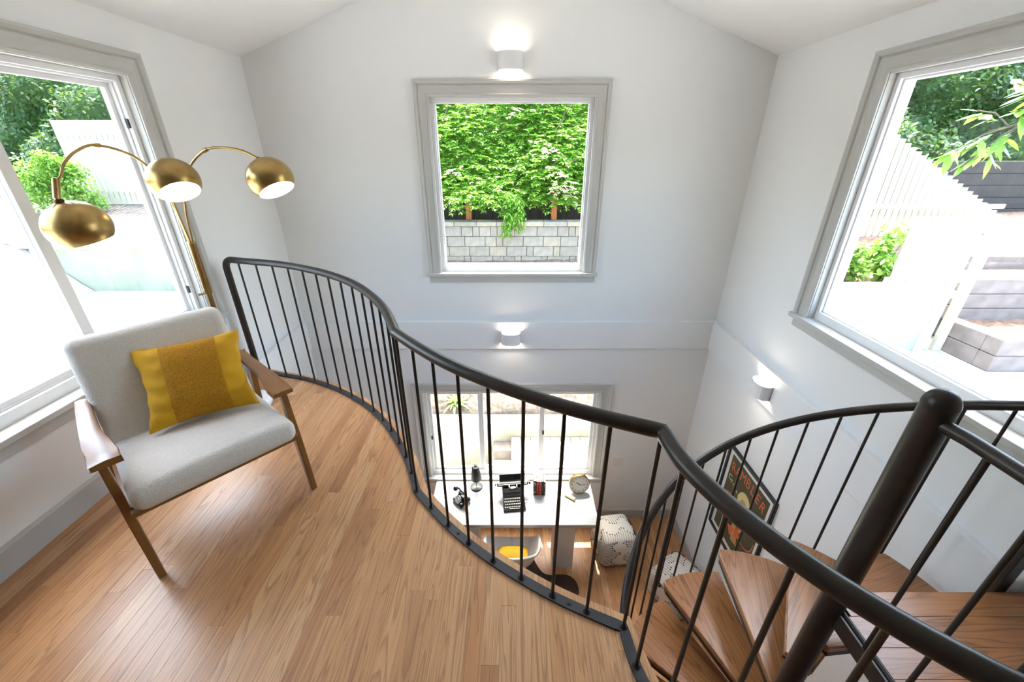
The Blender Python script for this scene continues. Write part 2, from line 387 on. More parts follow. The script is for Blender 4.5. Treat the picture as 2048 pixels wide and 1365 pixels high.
window('window_3', MLEFT, W3, [1.96], [(2.69, 1.82), (2.69, .80)], slider=True)
window('window_4', MRIGHT, W4, [])
# ---------------------------------------------------------------- loft edge, railing line
PX, PY = 1.298, 1.02
base_px = [(541.5,745),(574,751),(603,755),(631,761.5),(658,771),(683,781.5),(704.6,792),(727.7,806),(749,821.5),(767.7,840),(784,861.5),(800,886),(815,914),(825,945),(834,982),
           (862,1015),(896,1052),(936.5,1087),(986,1124),(1041.5,1157.5),(1104.5,1194),(1173,1225.5),(1247,1254.6)]
BASE = [on(2, .01, *p) for p in base_px]                       # baluster feet, read off the floor
for i in range(1, len(BASE)-1):                                 # even out pixel error (both curves separately)
    if i not in (14,): BASE[i] = BASE[i]*.5 + (BASE[i-1]+BASE[i+1])*.25
RC = .885                                                       # guard round the stairwell
ARC = [Vector((PX+RC*math.cos(R(a)), PY+RC*math.sin(R(a)), .01)) for a in (194.5, 204, 213.5, 223, 232.5, 242, 251.5, 261)]
START = Vector((-2.135, 2.94, .01))
curve_a = smooth_path([START]+BASE[:15], 4); curve_b = smooth_path(BASE[14:], 4); curve_c = smooth_path([BASE[-1]]+ARC, 4)
LINE = curve_a[:-1] + curve_b[:-1] + curve_c
def offset(line, d):
    out = []
    for i, p in enumerate(line):
        t = (line[min(i+1, len(line)-1)]-line[max(i-1, 0)]); t.z = 0; t.normalize(); out.append(Vector((p.x - t.y*d, p.y + t.x*d, p.z)))
    return out
EDGE = [p for p in offset(curve_a[:-1]+curve_b, .055)]
EDGE = [Vector((XL, EDGE[0].y+.02, 0))] + [p for p in EDGE if p.x < .462]
RW = .83
WELL = [Vector((PX+RW*math.cos(R(a)), PY+RW*math.sin(R(a)), 0)) for a in range(184, 270, 4)]
E2 = EDGE + [Vector((.470, .972, 0))] + WELL[0:] + [Vector((PX+.005, PY-RW, 0))]
E2 = [p for i, p in enumerate(E2) if i == 0 or p.x > E2[i-1].x + 1e-4]
def ymax(x):
    if x >= PX: return PY-RW
    for a, b_ in zip(E2, E2[1:]):
        if a.x <= x <= b_.x: return a.y + (b_.y-a.y)*(x-a.x)/max(1e-6, b_.x-a.x)
    return E2[-1].y
floor = emp('floor', (0, 0, 0), kind='structure')
poly = [(p.x, p.y) for p in E2] + [(XR, PY-RW), (XR, YF), (XL, YF)]
MB().prism(poly, -.27, -.026).build('slab', 'ceiling_paint', floor)
MB().prism([(p[0], p[1]) for p in poly], -.026, -.0225).build('subfloor', 'subfloor', floor)
PWD, GAP = .0635, .00015
def plank(parent, x0, x1, ya, yb, topf, z, thick=.02, nm='plank'):
    """one floorboard; its far end may follow the curved edge of the loft"""
    x0 += GAP; x1 -= GAP; ya += GAP; n = 7 if topf else 1
    xs = [x0+(x1-x0)*i/n for i in range(n+1)]; ys = [max(ya+.002, min(yb, topf(x))) - GAP if topf else yb-GAP for x in xs]
    pl = [(x0, ya), (x1, ya)] + list(zip(xs[::-1], ys[::-1]))
    b_ = .0005; mb = MB(); k = len(pl)
    ins = [(min(max(p[0], x0+b_), x1-b_), max(p[1]-(b_ if j >= 2 else -b_), ya+b_) if True else 0) for j, p in enumerate(pl)]
    v = [(p[0], p[1], z-thick) for p in pl] + [(p[0], p[1], z-b_) for p in pl] + [(p[0], p[1], z) for p in ins]
    fs = [tuple(range(2*k, 3*k))] + [(i, (i+1) % k, k+(i+1) % k, k+i) for i in range(k)] + [(k+i, k+(i+1) % k, 2*k+(i+1) % k, 2*k+i) for i in range(k)]
    mb.add(v, fs); return mb, (x0, ya, z)
rnd = random.Random(11); rest = MB()
i = 0
while XL + i*PWD < XR - .01:
    x0, x1 = XL+i*PWD, min(XL+(i+1)*PWD, XR); i += 1
    top = max(ymax(x0+.001), ymax(x1-.001), ymax((x0+x1)/2)); y = YF + rnd.uniform(.2, 1.2); rest.box(x0+GAP, x1-GAP, YF+.01, y-GAP, -.02, 0)
    lowest = min(ymax(x0+.001), ymax(x1-.001))
    while y < top - .02:
        L_ = rnd.choice((rnd.uniform(.35, .7), rnd.uniform(.7, 1.4), rnd.uniform(1.0, 2.0))); yb = y+L_
        if top - yb < .12: yb = top+.01
        mb, o = plank(floor, x0, x1, y, yb, ymax if yb > lowest-.01 else None, 0)
        if x0 < .62 and yb > .35: mb.build('plank', 'oak_floor', floor, loc=o)
        else: rest.add(mb.v, mb.f)
        y = yb
tag(rest.build('floorboards', 'oak_floor', floor), kind='stuff')

low = emp('floor_lower', (0, 0, ZLOW), kind='structure'); rest = MB()
MB().box(XL-.1, XR+.1, YF-.1, YB+.1, ZLOW-.2, ZLOW-.0225).build('subfloor', 'subfloor', low)
i = 0
while XL + i*PWD < XR - .01:
    x0, x1 = XL+i*PWD, min(XL+(i+1)*PWD, XR); i += 1; y = YF
    while y < YB - .01:
        L_ = rnd.uniform(.4, 1.5); yb = min(y+L_, YB)
        if YB-yb < .15: yb = YB
        mb, o = plank(low, x0, x1, y, yb, None, ZLOW)
        if x0 > -.1 and yb > 2.2: mb.build('plank', 'oak_floor', low, loc=o)
        else: rest.add(mb.v, mb.f)
        y = yb
tag(rest.build('floorboards', 'oak_floor', low), kind='stuff')

# ================================================================ LOFT RAILING
RZ, RR = .95, .0235
rail = emp('loft_railing', START, 'dark bronze steel railing curving along the edge of the loft', 'railing')
ln = [Vector((p.x, p.y, RZ)) for p in LINE]
corner = []                                               # rounded return from the end post into the handrail
d0 = (ln[1]-ln[0]).normalized()
for k in range(7):
    a = R(90*k/6); c = ln[0] + d0*.03 + Vector((0, 0, 0)); corner.append(Vector((START.x, START.y, RZ-.07)) + d0*(.07*(1-math.cos(a))) + Vector((0, 0, .07*math.sin(a))))
keep = [p for p in ln if (p-ln[0]).length > .075]
MB().tube([Vector((START.x, START.y, 0))]+corner+keep, RR, 14).build('handrail', 'steel_dark', rail)
inner, outer = offset(LINE, .02), offset(LINE, -.02)
mb = MB(); k = len(LINE)
v = [(p.x, p.y, z) for z in (.001, .011) for q in (inner, outer) for p in q]
fs = []
for i in range(k-1): fs += [(2*k+i, 2*k+i+1, 3*k+i+1, 3*k+i)[::-1], (i, i+1, k+i+1, k+i), (i, i+1, 2*k+i+1, 2*k+i)[::-1], (k+i, k+i+1, 3*k+i+1, 3*k+i)]
mb.add(v, fs).build('bottom_bar', 'steel_bar', rail)
for j, p in enumerate(BASE+ARC):
    MB().lathe([(.0068, .009), (.0068, RZ-.012)], 10, Matrix.Translation((p.x, p.y, 0))).lathe([(.016, .010), (.008, .020)], 10, Matrix.Translation((p.x, p.y, 0))).build('baluster', 'steel_dark', rail, loc=(p.x, p.y, 0))
for i in (2, 5, 9, 13, 16, 20, 23):
    p = ((BASE+ARC)[i]+(BASE+ARC)[i+1])/2 if i < 29 else ARC[0]
    MB().lathe([(.0075, .010), (.006, .0145), (0, .016)], 12, Matrix.Translation((p.x, p.y, 0))).build('bolt', 'steel_bar', rail, loc=(p.x, p.y, 0))

# ================================================================ SPIRAL STAIR
RISE, STEP, PH0, RT_, RS = .219, 27.47, 32.87, .752, .774
stair = emp('spiral_stair', (PX, PY, ZLOW), 'spiral stair with oak treads on a thick dark steel pole', 'staircase')
pr_ = .045
MB().lathe([(pr_, ZLOW), (pr_, .975)], 28, Matrix.Translation((PX, PY, 0))).build('pole', 'steel_dark', stair)
MB().lathe([(pr_+.001, -.30), (pr_+.007, -.30), (pr_+.007, .93), (pr_+.001, .93)], 28, Matrix.Translation((PX, PY, 0))).build('sleeve', 'steel_dark', stair) if 0 else None
MB().lathe([(pr_-.003, .972), (pr_-.003, .977), (pr_+.001, .977)]+[((pr_+.001)*math.cos(R(a)), .979+.052*math.sin(R(a))) for a in range(0, 91, 10)], 28, Matrix.Translation((PX, PY, 0))).build('pole_cap', 'steel_dark', stair)
def pol(r, a, z=0): return Vector((PX+r*math.cos(R(a)), PY+r*math.sin(R(a)), z))
for j in range(1, 13):
    a1 = PH0 + STEP*(j-1); a0 = a1 - STEP - 4.5; z = -RISE*j
    n1 = Vector((-math.sin(R(a1)), math.cos(R(a1)), 0)); n0 = Vector((math.sin(R(a0)), -math.cos(R(a0)), 0))
    pl = [pol(.03, a1)+n1*.05, pol(RT_-.035, a1)+n1*.004]
    pl += [pol(RT_, a1-1.2-(a1-a0-1.6)*t) for t in [i/10 for i in range(11)]]
    pl += [pol(.03, a0)+n0*.05]
    c = Matrix.Translation(pol(.4, (a0+a1)/2, z)) @ Matrix.Rotation(R((a0+a1)/2), 4, 'Z')
    ci = c.inverted()
    tr = emp('tread', pol(.4, (a0+a1)/2, z) - stair.location); tr.parent = stair; tr.rotation_euler = (0, 0, R((a0+a1)/2))
    P2 = [ci @ Vector((p.x, p.y, z)) for p in pl]; P2 = [(p.x, p.y) for p in P2]
    MB().prism(P2[::-1], -.034, 0).build('board', 'oak_tread', tr, local=True, bevel=.006)
    cx = sum(p[0] for p in P2)/len(P2); cy = sum(p[1] for p in P2)/len(P2)
    P3 = [(cx+(p[0]-cx)*.965, cy+(p[1]-cy)*.955) for p in P2]
    MB().prism(P3[::-1], -.075, -.0345).build('tread_frame', 'steel_dark', tr, local=True)
zr = lambda a: .687 - RISE*(a-PH0)/STEP
hl = [pol(RS, a, zr(a)) for a in range(12, 336, 4)]
end = pol(RS, 8, zr(12)+.02)
MB().tube([Vector((end.x, end.y-.06, end.z)), end]+hl, .0215, 14).build('stair_handrail', 'steel_dark', stair)
for kx in range(-1, 33):
    a = PH0 - .1 + STEP/3*kx; j = max(1, math.ceil((a-PH0)/STEP-.02)+1); p = pol(RS, a)
    if a > 334: break
    MB().lathe([(.0066, -RISE*j-.072), (.0066, zr(a)-.01)], 8, Matrix.Translation((p.x, p.y, 0))).cbox((p.x-.010*math.cos(R(a)), p.y-.010*math.sin(R(a)), -RISE*j-.056), (.018, .018, .016)).build('stair_baluster', 'steel_dark', stair, loc=(p.x, p.y, -RISE*j-.07))
# landing at loft level, its guard rail and corner post
LX0, LY1 = PX+.012, 1.072
land = emp('landing', Vector((LX0, PY-RW, 0))-stair.location); land.parent = stair
yb = LY1
for w_ in (.098, .112, .10, .115, .105, .11, .12, .12):
    ya = max(yb-w_, PY-RW); 
    x0 = LX0+.018
    mb = MB()
    if yb > 1.0:                                            # notched round the pole
        x0 = PX+pr_+.004
    mb.box(x0, XR-.004, ya+.0004, yb-.0004, -.034, 0).build('landing_board', 'oak_tread', land, loc=((x0+XR)/2, (ya+yb)/2, 0), bevel=.0012)
    yb = ya
    if yb <= PY-RW+.001: break
MB().box(LX0-.012, LX0+.018, PY-RW, PY-.02, -.075, .004).build('edge_plate', 'steel_dark', land, bevel=.002)
MB().tube([(LX0+.010, PY-.03, .006), (LX0+.010, PY-RW, .006)], .009, 10).build('edge_rod', 'steel_dark', land)
MB().box(LX0+.02, XR-.01, LY1-.03, LY1-.004, -.09, -.034).build('back_angle', 'steel_dark', land)
gz = .925
MB().tube([(PX, PY-.03, gz), (PX+.012, PY-.1, gz), (PX+.012, PY-RW-.1, gz)], .0215, 14).build('guard_rail', 'steel_dark', stair)
for y in (.86, .715, .57, .42, .27):
    MB().lathe([(.0078, 0), (.0078, gz-.01)], 10, Matrix.Translation((PX+.012, y, 0))).build('guard_baluster', 'steel_dark', stair, loc=(PX+.012, y, 0))
MB().box(2.045, 2.095, 1.085, 1.125, -.30, zr(12)+.0).build('corner_post', 'steel_dark', stair, bevel=.003)

# ================================================================ LOUNGE CHAIR
ch = emp('lounge_chair', (-1.316, 1.3985, 0), 'mid-century lounge chair with cream boucle cushions and brown wooden arms', 'armchair', rz=R(49.19))
def loft_bar(mb, secs):
    """quad-section bar through a list of (cx,cy,cz,hx,hy) sections given with their in-plane half sizes along x and y"""
    vs = []
    for cx, cy, cz, hx, hy in secs: vs += [(cx-hx, cy-hy, cz), (cx+hx, cy-hy, cz), (cx+hx, cy+hy, cz), (cx-hx, cy+hy, cz)]
    n = len(secs); fs = [(3, 2, 1, 0), (4*n-4, 4*n-3, 4*n-2, 4*n-1)]
    for i in range(n-1): fs += [(4*i+j, 4*i+(j+1) % 4, 4*i+4+(j+1) % 4, 4*i+4+j) for j in range(4)]
    return mb.add(vs, fs)
for s in (-1, 1):
    loft_bar(MB(), [(s*.334, -.005, 0, .014, .015), (s*.334, .035, .30, .0155, .026), (s*.334, .07, .605, .014, .022)]).build('front_leg', 'walnut_arm', ch, local=True, bevel=.004)
    loft_bar(MB(), [(s*.334, .66, 0, .014, .015), (s*.334, .55, .33, .0155, .026), (s*.334, .475, .625, .014, .022)]).build('rear_leg', 'walnut_arm', ch, local=True, bevel=.004)
    rows_t, rows_b = [], []
    for y, z, xi, xo in ((-.012, .612, .272, .362), (.05, .618, .270, .362), (.13, .624, .280, .361), (.24, .624, .296, .358), (.36, .624, .298, .354), (.46, .626, .298, .350), (.53, .634, .300, .347), (.56, .640, .303, .345)):
        rows_t.append([(s*xi, y, z+.022), (s*(xi+xo)/2, y, z+.024), (s*xo, y, z+.022)]); rows_b.append([(s*xi, y, z), (s*(xi+xo)/2, y, z), (s*xo, y, z)])
    mb = MB(); mb.grid(rows_t if s < 0 else [r[::-1] for r in rows_t]); mb.grid(rows_b if s > 0 else [r[::-1] for r in rows_b])
    for c_ in (0, 2): mb.grid([[a[c_] for a in rows_t], [b_[c_] for b_ in rows_b]], False)
    for e in (0, -1): mb.grid([rows_t[e], rows_b[e]], False)
    mb.build('armrest', 'walnut_arm', ch, local=True, weld=True, bevel=.003)
    loft_bar(MB(), [(s*.322, .04, .335, .012, .0), (s*.322, .04, .335, .012, .0)]) if 0 else None
    MB().box(s*.322-.011, s*.322+.011, .02, .56, -.022, .022, Matrix.Translation((0, 0, .355)) @ Matrix.Rotation(R(-5), 4, 'X')).build('side_rail', 'walnut_arm', ch, local=True, bevel=.003)
MB().box(-.322, .322, -.045, -.02, .366, .392).build('front_rail', 'walnut_arm', ch, local=True, bevel=.003)
MB().box(-.322, .322, .49, .515, .31, .35).build('rear_rail', 'walnut_arm', ch, local=True, bevel=.003)
def puff(hx, hy, hz, k):
    def f(p):
        u, w = p.x/hx, p.y/hy; g = (1-u*u)*(1-w*w)
        return Vector((p.x, p.y, p.z + (k*g if p.z > 0 else 0)))
    return f
MB().rbox(.310, .305, .056, .046, f=puff(.310, .305, .056, .022), M=Matrix.Translation((0, .205, .430)) @ Matrix.Rotation(R(-5), 4, 'X')).build('seat_cushion', 'boucle', ch, local=True, weld=True)
MB().rbox(.302, .285, .056, .048, f=puff(.302, .285, .056, .018), M=Matrix.Translation((0, .535, .655)) @ Matrix.Rotation(R(72), 4, 'X')).build('back_cushion', 'boucle', ch, local=True, weld=True)
for x in (-.2, 0, .2): MB().box(x-.02, x+.02, -.29, .24, -.075, -.058, Matrix.Translation((0, .535, .655)) @ Matrix.Rotation(R(72), 4, 'X')).build('back_slat', 'walnut_arm', ch, local=True, bevel=.003)

# throw pillow leaning on the backrest
CM = Matrix.Translation((-1.316, 1.3985, 0)) @ Matrix.Rotation(R(49.19), 4, 'Z')
u_ = Vector((.428, -.107, 0)).normalized(); v_ = Vector((.035, .247, .33)); v_ = (v_-u_*v_.dot(u_)).normalized(); n_ = u_.cross(v_)
pc = Vector((.084, .405, .640)) + n_*.056
PM = CM @ Matrix(((u_.x, v_.x, n_.x, pc.x), (u_.y, v_.y, n_.y, pc.y), (u_.z, v_.z, n_.z, pc.z), (0, 0, 0, 1)))
pil = emp('throw_pillow', PM.translation, 'yellow throw pillow with a tufted centre band on the lounge chair', 'cushion')
pil.rotation_euler = PM.to_euler()
HU, HV, TH = .222, .205, .066
def pz(a, b_): return TH*max(0, (1-abs(a)**2.6))**.55*max(0, (1-abs(b_)**2.6))**.55
def pxy(a, b_):
    k = 1-.13*(1-b_*b_)*abs(a)**2; l = 1-.10*(1-a*a)*abs(b_)**3
    wr = .004*math.sin(b_*13+a*4)*(abs(a) > .55)
    return a*HU*k + wr*.6, b_*HV*l
G = [i/14 for i in range(-14, 15)]
for sgn in (1,):
    mb = MB()
    f1 = [[(*pxy(a, b_), pz(a, b_)+.004*math.sin(b_*16+a*6)*(abs(a) > .5)*(1-abs(a))*3) for a in G] for b_ in G]; f2 = [[(*pxy(a, b_), -pz(a, b_)*.8) for a in G[::-1]] for b_ in G]
    mb.grid(f1); mb.grid(f2); mb.build('cover', 'yellow_linen', pil, local=True, weld=True)
B_ = [i/22 for i in range(-22, 23)]; A_ = [-.50+i/16*1.02 for i in range(17)]
rp = random.Random(3)
mb = MB(); mb.grid([[(*pxy(a, b_), pz(a, b_)+(.006 if abs(b_) < .98 and 0 < i < 16 else .0)+rp.uniform(-.0012, .0012)) for i, a in enumerate(A_)] for b_ in B_])
mb.build('tufted_band', 'yellow_tuft', pil, local=True)

# ================================================================ ARC FLOOR LAMP
lp = Vector((-1.925, 2.425, 0))
lamp = emp('arc_floor_lamp', lp, 'brass floor lamp with three curved arms and dome shades', 'floor lamp')
MB().lathe([(0, 0), (.165, 0), (.17, .006), (.17, .03), (.164, .037), (.02, .037)], 40, Matrix.Translation(lp)).build('base', 'marble', lamp)
MB().lathe([(.0155, .037), (.0155, .86), (.021, .86), (.021, 1.17), (.023, 1.17), (.023, 1.185), (.004, 1.185)], 20, Matrix.Translation(lp)).build('pole', 'brass', lamp)
MB().tube([lp+Vector((-.02, -.012, .86)), lp+Vector((-.045, -.03, .86))], .007, 10).build('knob', 'brass', lamp)
def arm(pts, knuckle):
    p = smooth_path(pts, 6); a = MB().tube(p, .0062, 10).build('arm', 'brass', lamp)
    i = min(range(len(p)), key=lambda q: (p[q]-Vector(knuckle)).length); d = (p[i+1]-p[i-1]).normalized()
    MB().tube([p[i]-d*.013, p[i]+d*.013], .010, 12).build('joint', 'brass', a); return p
def shade(c, axis, r):
    """dome: sphere cut open at the low end of its axis, ten vent slots cut through near its top"""
    ax = Vector(axis).normalized(); M = Matrix.Translation(c) @ ax.to_track_quat('Z', 'Y').to_matrix().to_4x4()
    lo = -.60
    out = [(r*math.cos(a), r*math.sin(a)*.93) for a in [math.asin(lo)+(math.pi/2-math.asin(lo))*i/18 for i in range(19)]]
    def slotted(prof, rows):
        mb = MB().lathe(prof, 40, M); keep = [i for i in range(len(mb.f)) if not (i//40 in rows and i % 4 == 0)]
        mb.f = [mb.f[i] for i in keep]; mb.sm = [mb.sm[i] for i in keep]; return mb
    s = slotted(out, (14, 15)).build('shade', 'brass', lamp)
    ri = r-.004
    slotted([(out[0][0], out[0][1])]+[(ri*math.cos(a), ri*math.sin(a)*.93) for a in [math.asin(lo)+(math.pi/2-math.asin(lo))*i/18 for i in range(19)]], (15, 16)).build('shade_lining', 'lamp_white', s)
    MB().lathe([(.0, -.045)]+[(.030*math.cos(R(a)), -.018+.030*math.sin(R(a))) for a in range(-80, 60, 15)]+[(.013, .02), (.013, .06)], 20, M).build('bulb', 'bulb', s)
    MB().lathe([(.016, .93*r-.03), (.016, .93*r-.004), (.018, .93*r-.002), (.018, .93*r+.008), (.008, .93*r+.012), (0, .93*r+.012)], 16, M).build('socket', 'brass_dark', s)
    return M @ Vector((0, 0, .93*r+.012))
top = lp + Vector((0, 0, 1.18))
cA, cB, cC = Vector((-1.925, 1.825, 1.372)), Vector((-1.770, 2.255, 1.532)), Vector((-1.325, 2.365, 1.534))
rs_ = .118
tA = shade(cA, (-.14, -.16, .95), rs_)
tB = shade(cB, (-.40, .30, .70), rs_)
tC = shade(cC, (-.42, .22, .78), rs_)
aA = arm([top+Vector((-.008, -.004, -.02)), (-1.935, 2.405, 1.36), (-1.935, 2.36, 1.54), (-1.93, 2.25, 1.65), (-1.93, 2.072, 1.70), (-1.93, 1.96, 1.674), (-1.93, 1.885, 1.625), (-1.93, 1.852, 1.58), (tA.x, tA.y+.028, tA.z+.07)], (-1.93, 2.072, 1.70))
MB().tube([tA+Vector((0, 0, .0)), tA+Vector((0, .031, .078))], .013, 14).build('neck', 'brass', lamp)
arm([top+Vector((.004, -.008, -.02)), (-1.925, 2.40, 1.36), (-1.925, 2.39, 1.52), (-1.90, 2.37, 1.60), (-1.865, 2.335, 1.625), tB], (-1.90, 2.37, 1.60))
arm([top+Vector((.008, .002, -.02)), (-1.895, 2.42, 1.34), (-1.85, 2.415, 1.48), (-1.77, 2.405, 1.60), (-1.655, 2.395, 1.678), (-1.55, 2.39, 1.69), (-1.45, 2.385, 1.675), tC], (-1.655, 2.395, 1.678))

# ================================================================ SCONCES
def sconce(M, label):
    """half-round box open above and below; local x along wall, y outward(-y into the room), z up"""
    s = emp('wall_sconce', M.translation, label, 'wall light', 'white half-round sconces'); s.rotation_euler = M.to_euler()
    w, d, h, th = .1, .098, .063, .004
    arc = lambda w, d: [(-w, 0)] + [(w*math.sin(R(a))*1.0, -.35*d-.65*d*math.cos(R(a))) for a in range(-90, 91, 10)] + [(w, 0)]
    o_, i_ = arc(w, d), arc(w-th, d-th); mb = MB(); n = len(o_)
    for r0, r1 in (([(p[0], p[1], -h) for p in o_], [(p[0], p[1], h) for p in o_]),): mb.grid([r0, r1], False)
    mb.grid([[(p[0], p[1], h) for p in i_], [(p[0], p[1], -h) for p in i_]], False)
    for z in (-h, h): mb.grid([[(p[0], p[1], z) for p in o_], [(p[0], p[1], z) for p in i_]][::(1 if z > 0 else -1)], False)
    mb.build('shade', 'sconce_white', s, local=True)
    MB().box(-w, w, -.006, 0, -h, h).build('backplate', 'sconce_white', s, local=True)
    MB().prism(i_, -.014, .014).build('diffuser', 'sconce_glow', s, local=True)
    for sg in (-1, 1):
        l = bpy.data.lights.new('sconce_lamp', 'AREA'); l.shape = 'RECTANGLE'; l.size, l.size_y = .15, .06; l.energy = .08; l.color = (1, .86, .68)
        o = bpy.data.objects.new('sconce_lamp', l); COL.objects.link(o); o.parent = s; o.location = (0, -.05, sg*.02); o.rotation_euler = (0 if sg < 0 else math.pi, 0, 0)
sconce(Matrix.Translation((-.017, YB, 2.325)), 'white half-round wall sconce above the picture window')
sconce(Matrix.Translation((-.02, YB-BD, -.128)), 'white half-round wall sconce on the wall band above the slider window')
sconce(Matrix.Translation((XR-BD, 2.87, -.128)) @ Matrix.Rotation(R(-90), 4, 'Z'), 'white half-round wall sconce above the framed poster')
# ================================================================ DESK AND WHAT STANDS ON IT
DZ = -2.09
desk = emp('desk', (0, 3.48, ZLOW), 'pale grey slab desk on white box legs below the slider window', 'desk')
MB().box(-.955, .965, 3.15, 3.80, DZ-.045, DZ).build('desk_top', 'concrete_top', desk, bevel=.004)
for x0 in (.47, -.62): MB().box(x0, x0+.24, 3.18, 3.40, ZLOW, DZ-.045).build('pedestal', 'desk_white', desk, bevel=.003)
for x0 in (.44, -.65): MB().box(x0, x0+.30, 3.17, 3.74, DZ-.075, DZ-.046).build('bearer', 'desk_white', desk, bevel=.002)

def TM(x, y, z, rz=0, rx=0): return Matrix.Translation((x, y, z)) @ Matrix.Rotation(R(rz), 4, 'Z') @ Matrix.Rotation(R(rx), 4, 'X')
def thing(name, M, label, cat, group=None):
    o = emp(name, M.translation, label, cat, group); o.rotation_euler = M.to_euler(); return o
# typewriter
tw = thing('typewriter', TM(.025, 3.33, DZ, 6), 'black vintage typewriter on the pale desk', 'typewriter')
def L(mb, n, m, p, **k): return mb.build(n, m, p, local=True, **k)
prof = [(0, .0), (0, .022), (.155, .075), (.165, .115), (.215, .135), (.30, .135), (.33, .10), (.33, 0)]
def side(poly, x0, x1):
    mb = MB(); n = len(poly); mb.add([(x, p[0], p[1]) for x in (x0, x1) for p in poly], [tuple(range(n)), tuple(range(2*n-1, n-1, -1))] + [(i, n+i, n+(i+1) % n, (i+1) % n) for i in range(n)]); return mb
L(side(prof, -.128, .128), 'body', 'black_gloss', tw, bevel=.006)
L(side([(.158, .078), (.17, .128), (.22, .148), (.27, .145), (.27, .12), (.17, .09)], -.118, .118), 'ribbon_cover', 'black_gloss', tw, bevel=.012)
kb = MB()
for r_ in range(4):
    for c_ in range(11 - (r_ == 0)):
        kb.lathe([(0, .012), (.0075, .012), (.0075, .008), (.004, .006)], 8, Matrix.Translation((-.105+c_*.0205+(r_ % 2)*.006, .035+r_*.030, .034+r_*.0115)))
tag(L(kb, 'keys', 'key_white', tw), kind='stuff')
L(MB().box(-.06, .06, .012, .022, .03, .038), 'space_bar', 'black_gloss', tw, bevel=.002)
L(MB().tube([(-.185, .26, .172), (.185, .26, .172)], .024, 18), 'platen', 'black_matte', tw)
for s in (-1, 1): L(MB().tube([(s*.19, .26, .172), (s*.215, .26, .172)], .020, 14), 'platen_knob', 'black_gloss', tw)
L(MB().box(-.19, .19, .285, .315, .14, .175), 'carriage', 'chrome', tw, bevel=.003)
L(MB().box(-.155, .155, -.004, .004, 0, .085, TM(0, .30, .175, 0, -28)), 'paper_rest', 'black_gloss', tw, bevel=.002)
L(MB().tube([(-.165, .225, .2), (.165, .225, .2)], .003, 6).tube([(-.165, .225, .2), (-.165, .26, .2)], .003, 6).tube([(.165, .225, .2), (.165, .26, .2)], .003, 6), 'paper_bail', 'chrome', tw)
L(MB().tube([(-.19, .25, .18), (-.225, .20, .185), (-.235, .13, .17)], [.005, .005, .007], 8), 'return_lever', 'chrome', tw)
L(MB().box(-.03, .03, .20, .225, .15, .165).box(-.05, -.04, .20, .24, .15, .185).box(.04, .05, .20, .24, .15, .185), 'type_guide', 'chrome', tw, bevel=.002)
# desk lamp
dl = thing('desk_lamp', TM(-.448, 3.705, DZ), 'small black desk lamp with cone shade and round base', 'desk lamp')
L(MB().lathe([(0, 0), (.076, 0), (.076, .014), (.070, .018), (0, .018)], 32), 'base', 'black_matte', dl)
L(MB().cyl((0, 0, .018), (0, 0, .34), .004, 10), 'stem', 'black_matte', dl)
L(MB().lathe([(.066, .0), (.040, .195), (.036, .2), (.0, .2), (.036, .196), (.062, .0)], 28, TM(.004, -.012, .158, 0, 6)), 'shade', 'black_matte', dl)
L(MB().tube(smooth_path([(0, 0, .34), (-.004, -.01, .375), (-.02, -.02, .392), (-.035, -.03, .375), (-.03, -.03, .355)], 4), .004, 8), 'hook', 'chrome', dl)
# books, spines to the room
xb = .246
for i, (w_, h_, d_, m, lab, tilt) in enumerate(((.034, .228, .155, 'book_green', 'dark green upright book with gilt spine lettering', 0), (.028, .220, .15, 'book_red', 'red book with gilt bands standing beside the dark green one', 0),
        (.026, .216, .15, 'book_crimson', 'plain crimson book standing between red and olive books', 0), (.020, .222, .145, 'book_olive', 'thin olive book leaning beside the crimson one', 0), (.024, .21, .15, 'book_black', 'black book at the end of the row nearest the clock', 0))):
    b = thing('book', TM(xb+w_/2, 3.575, DZ, -1.5 if i > 2 else 0), lab, 'book', 'books on the desk'); xb += w_+.0035
    L(MB().box(-w_/2, w_/2, 0, .003, 0, h_).box(-w_/2, -w_/2+.0025, 0, d_, 0, h_).box(w_/2-.0025, w_/2, 0, d_, 0, h_), 'cover', m, b, bevel=.001)
    L(MB().box(-w_/2+.0026, w_/2-.0026, .0032, d_-.004, .003, h_-.004), 'pages', 'paper', b)
    if i in (0, 1, 4):
        for z in ((.18, .185), (.04, .045)): L(MB().box(-w_/2+.003, w_/2-.003, -.0008, 0, h_*z[0]/.228, h_*z[1]/.228+.002), 'spine_band', 'gilt', b)
        if i == 0:
            for z in (.20, .165, .06): L(MB().lathe([(.009, -.001), (.012, 0), (.009, .001)], 10, TM(0, -.0004, z, 0, 90)), 'spine_ring', 'gilt', b)
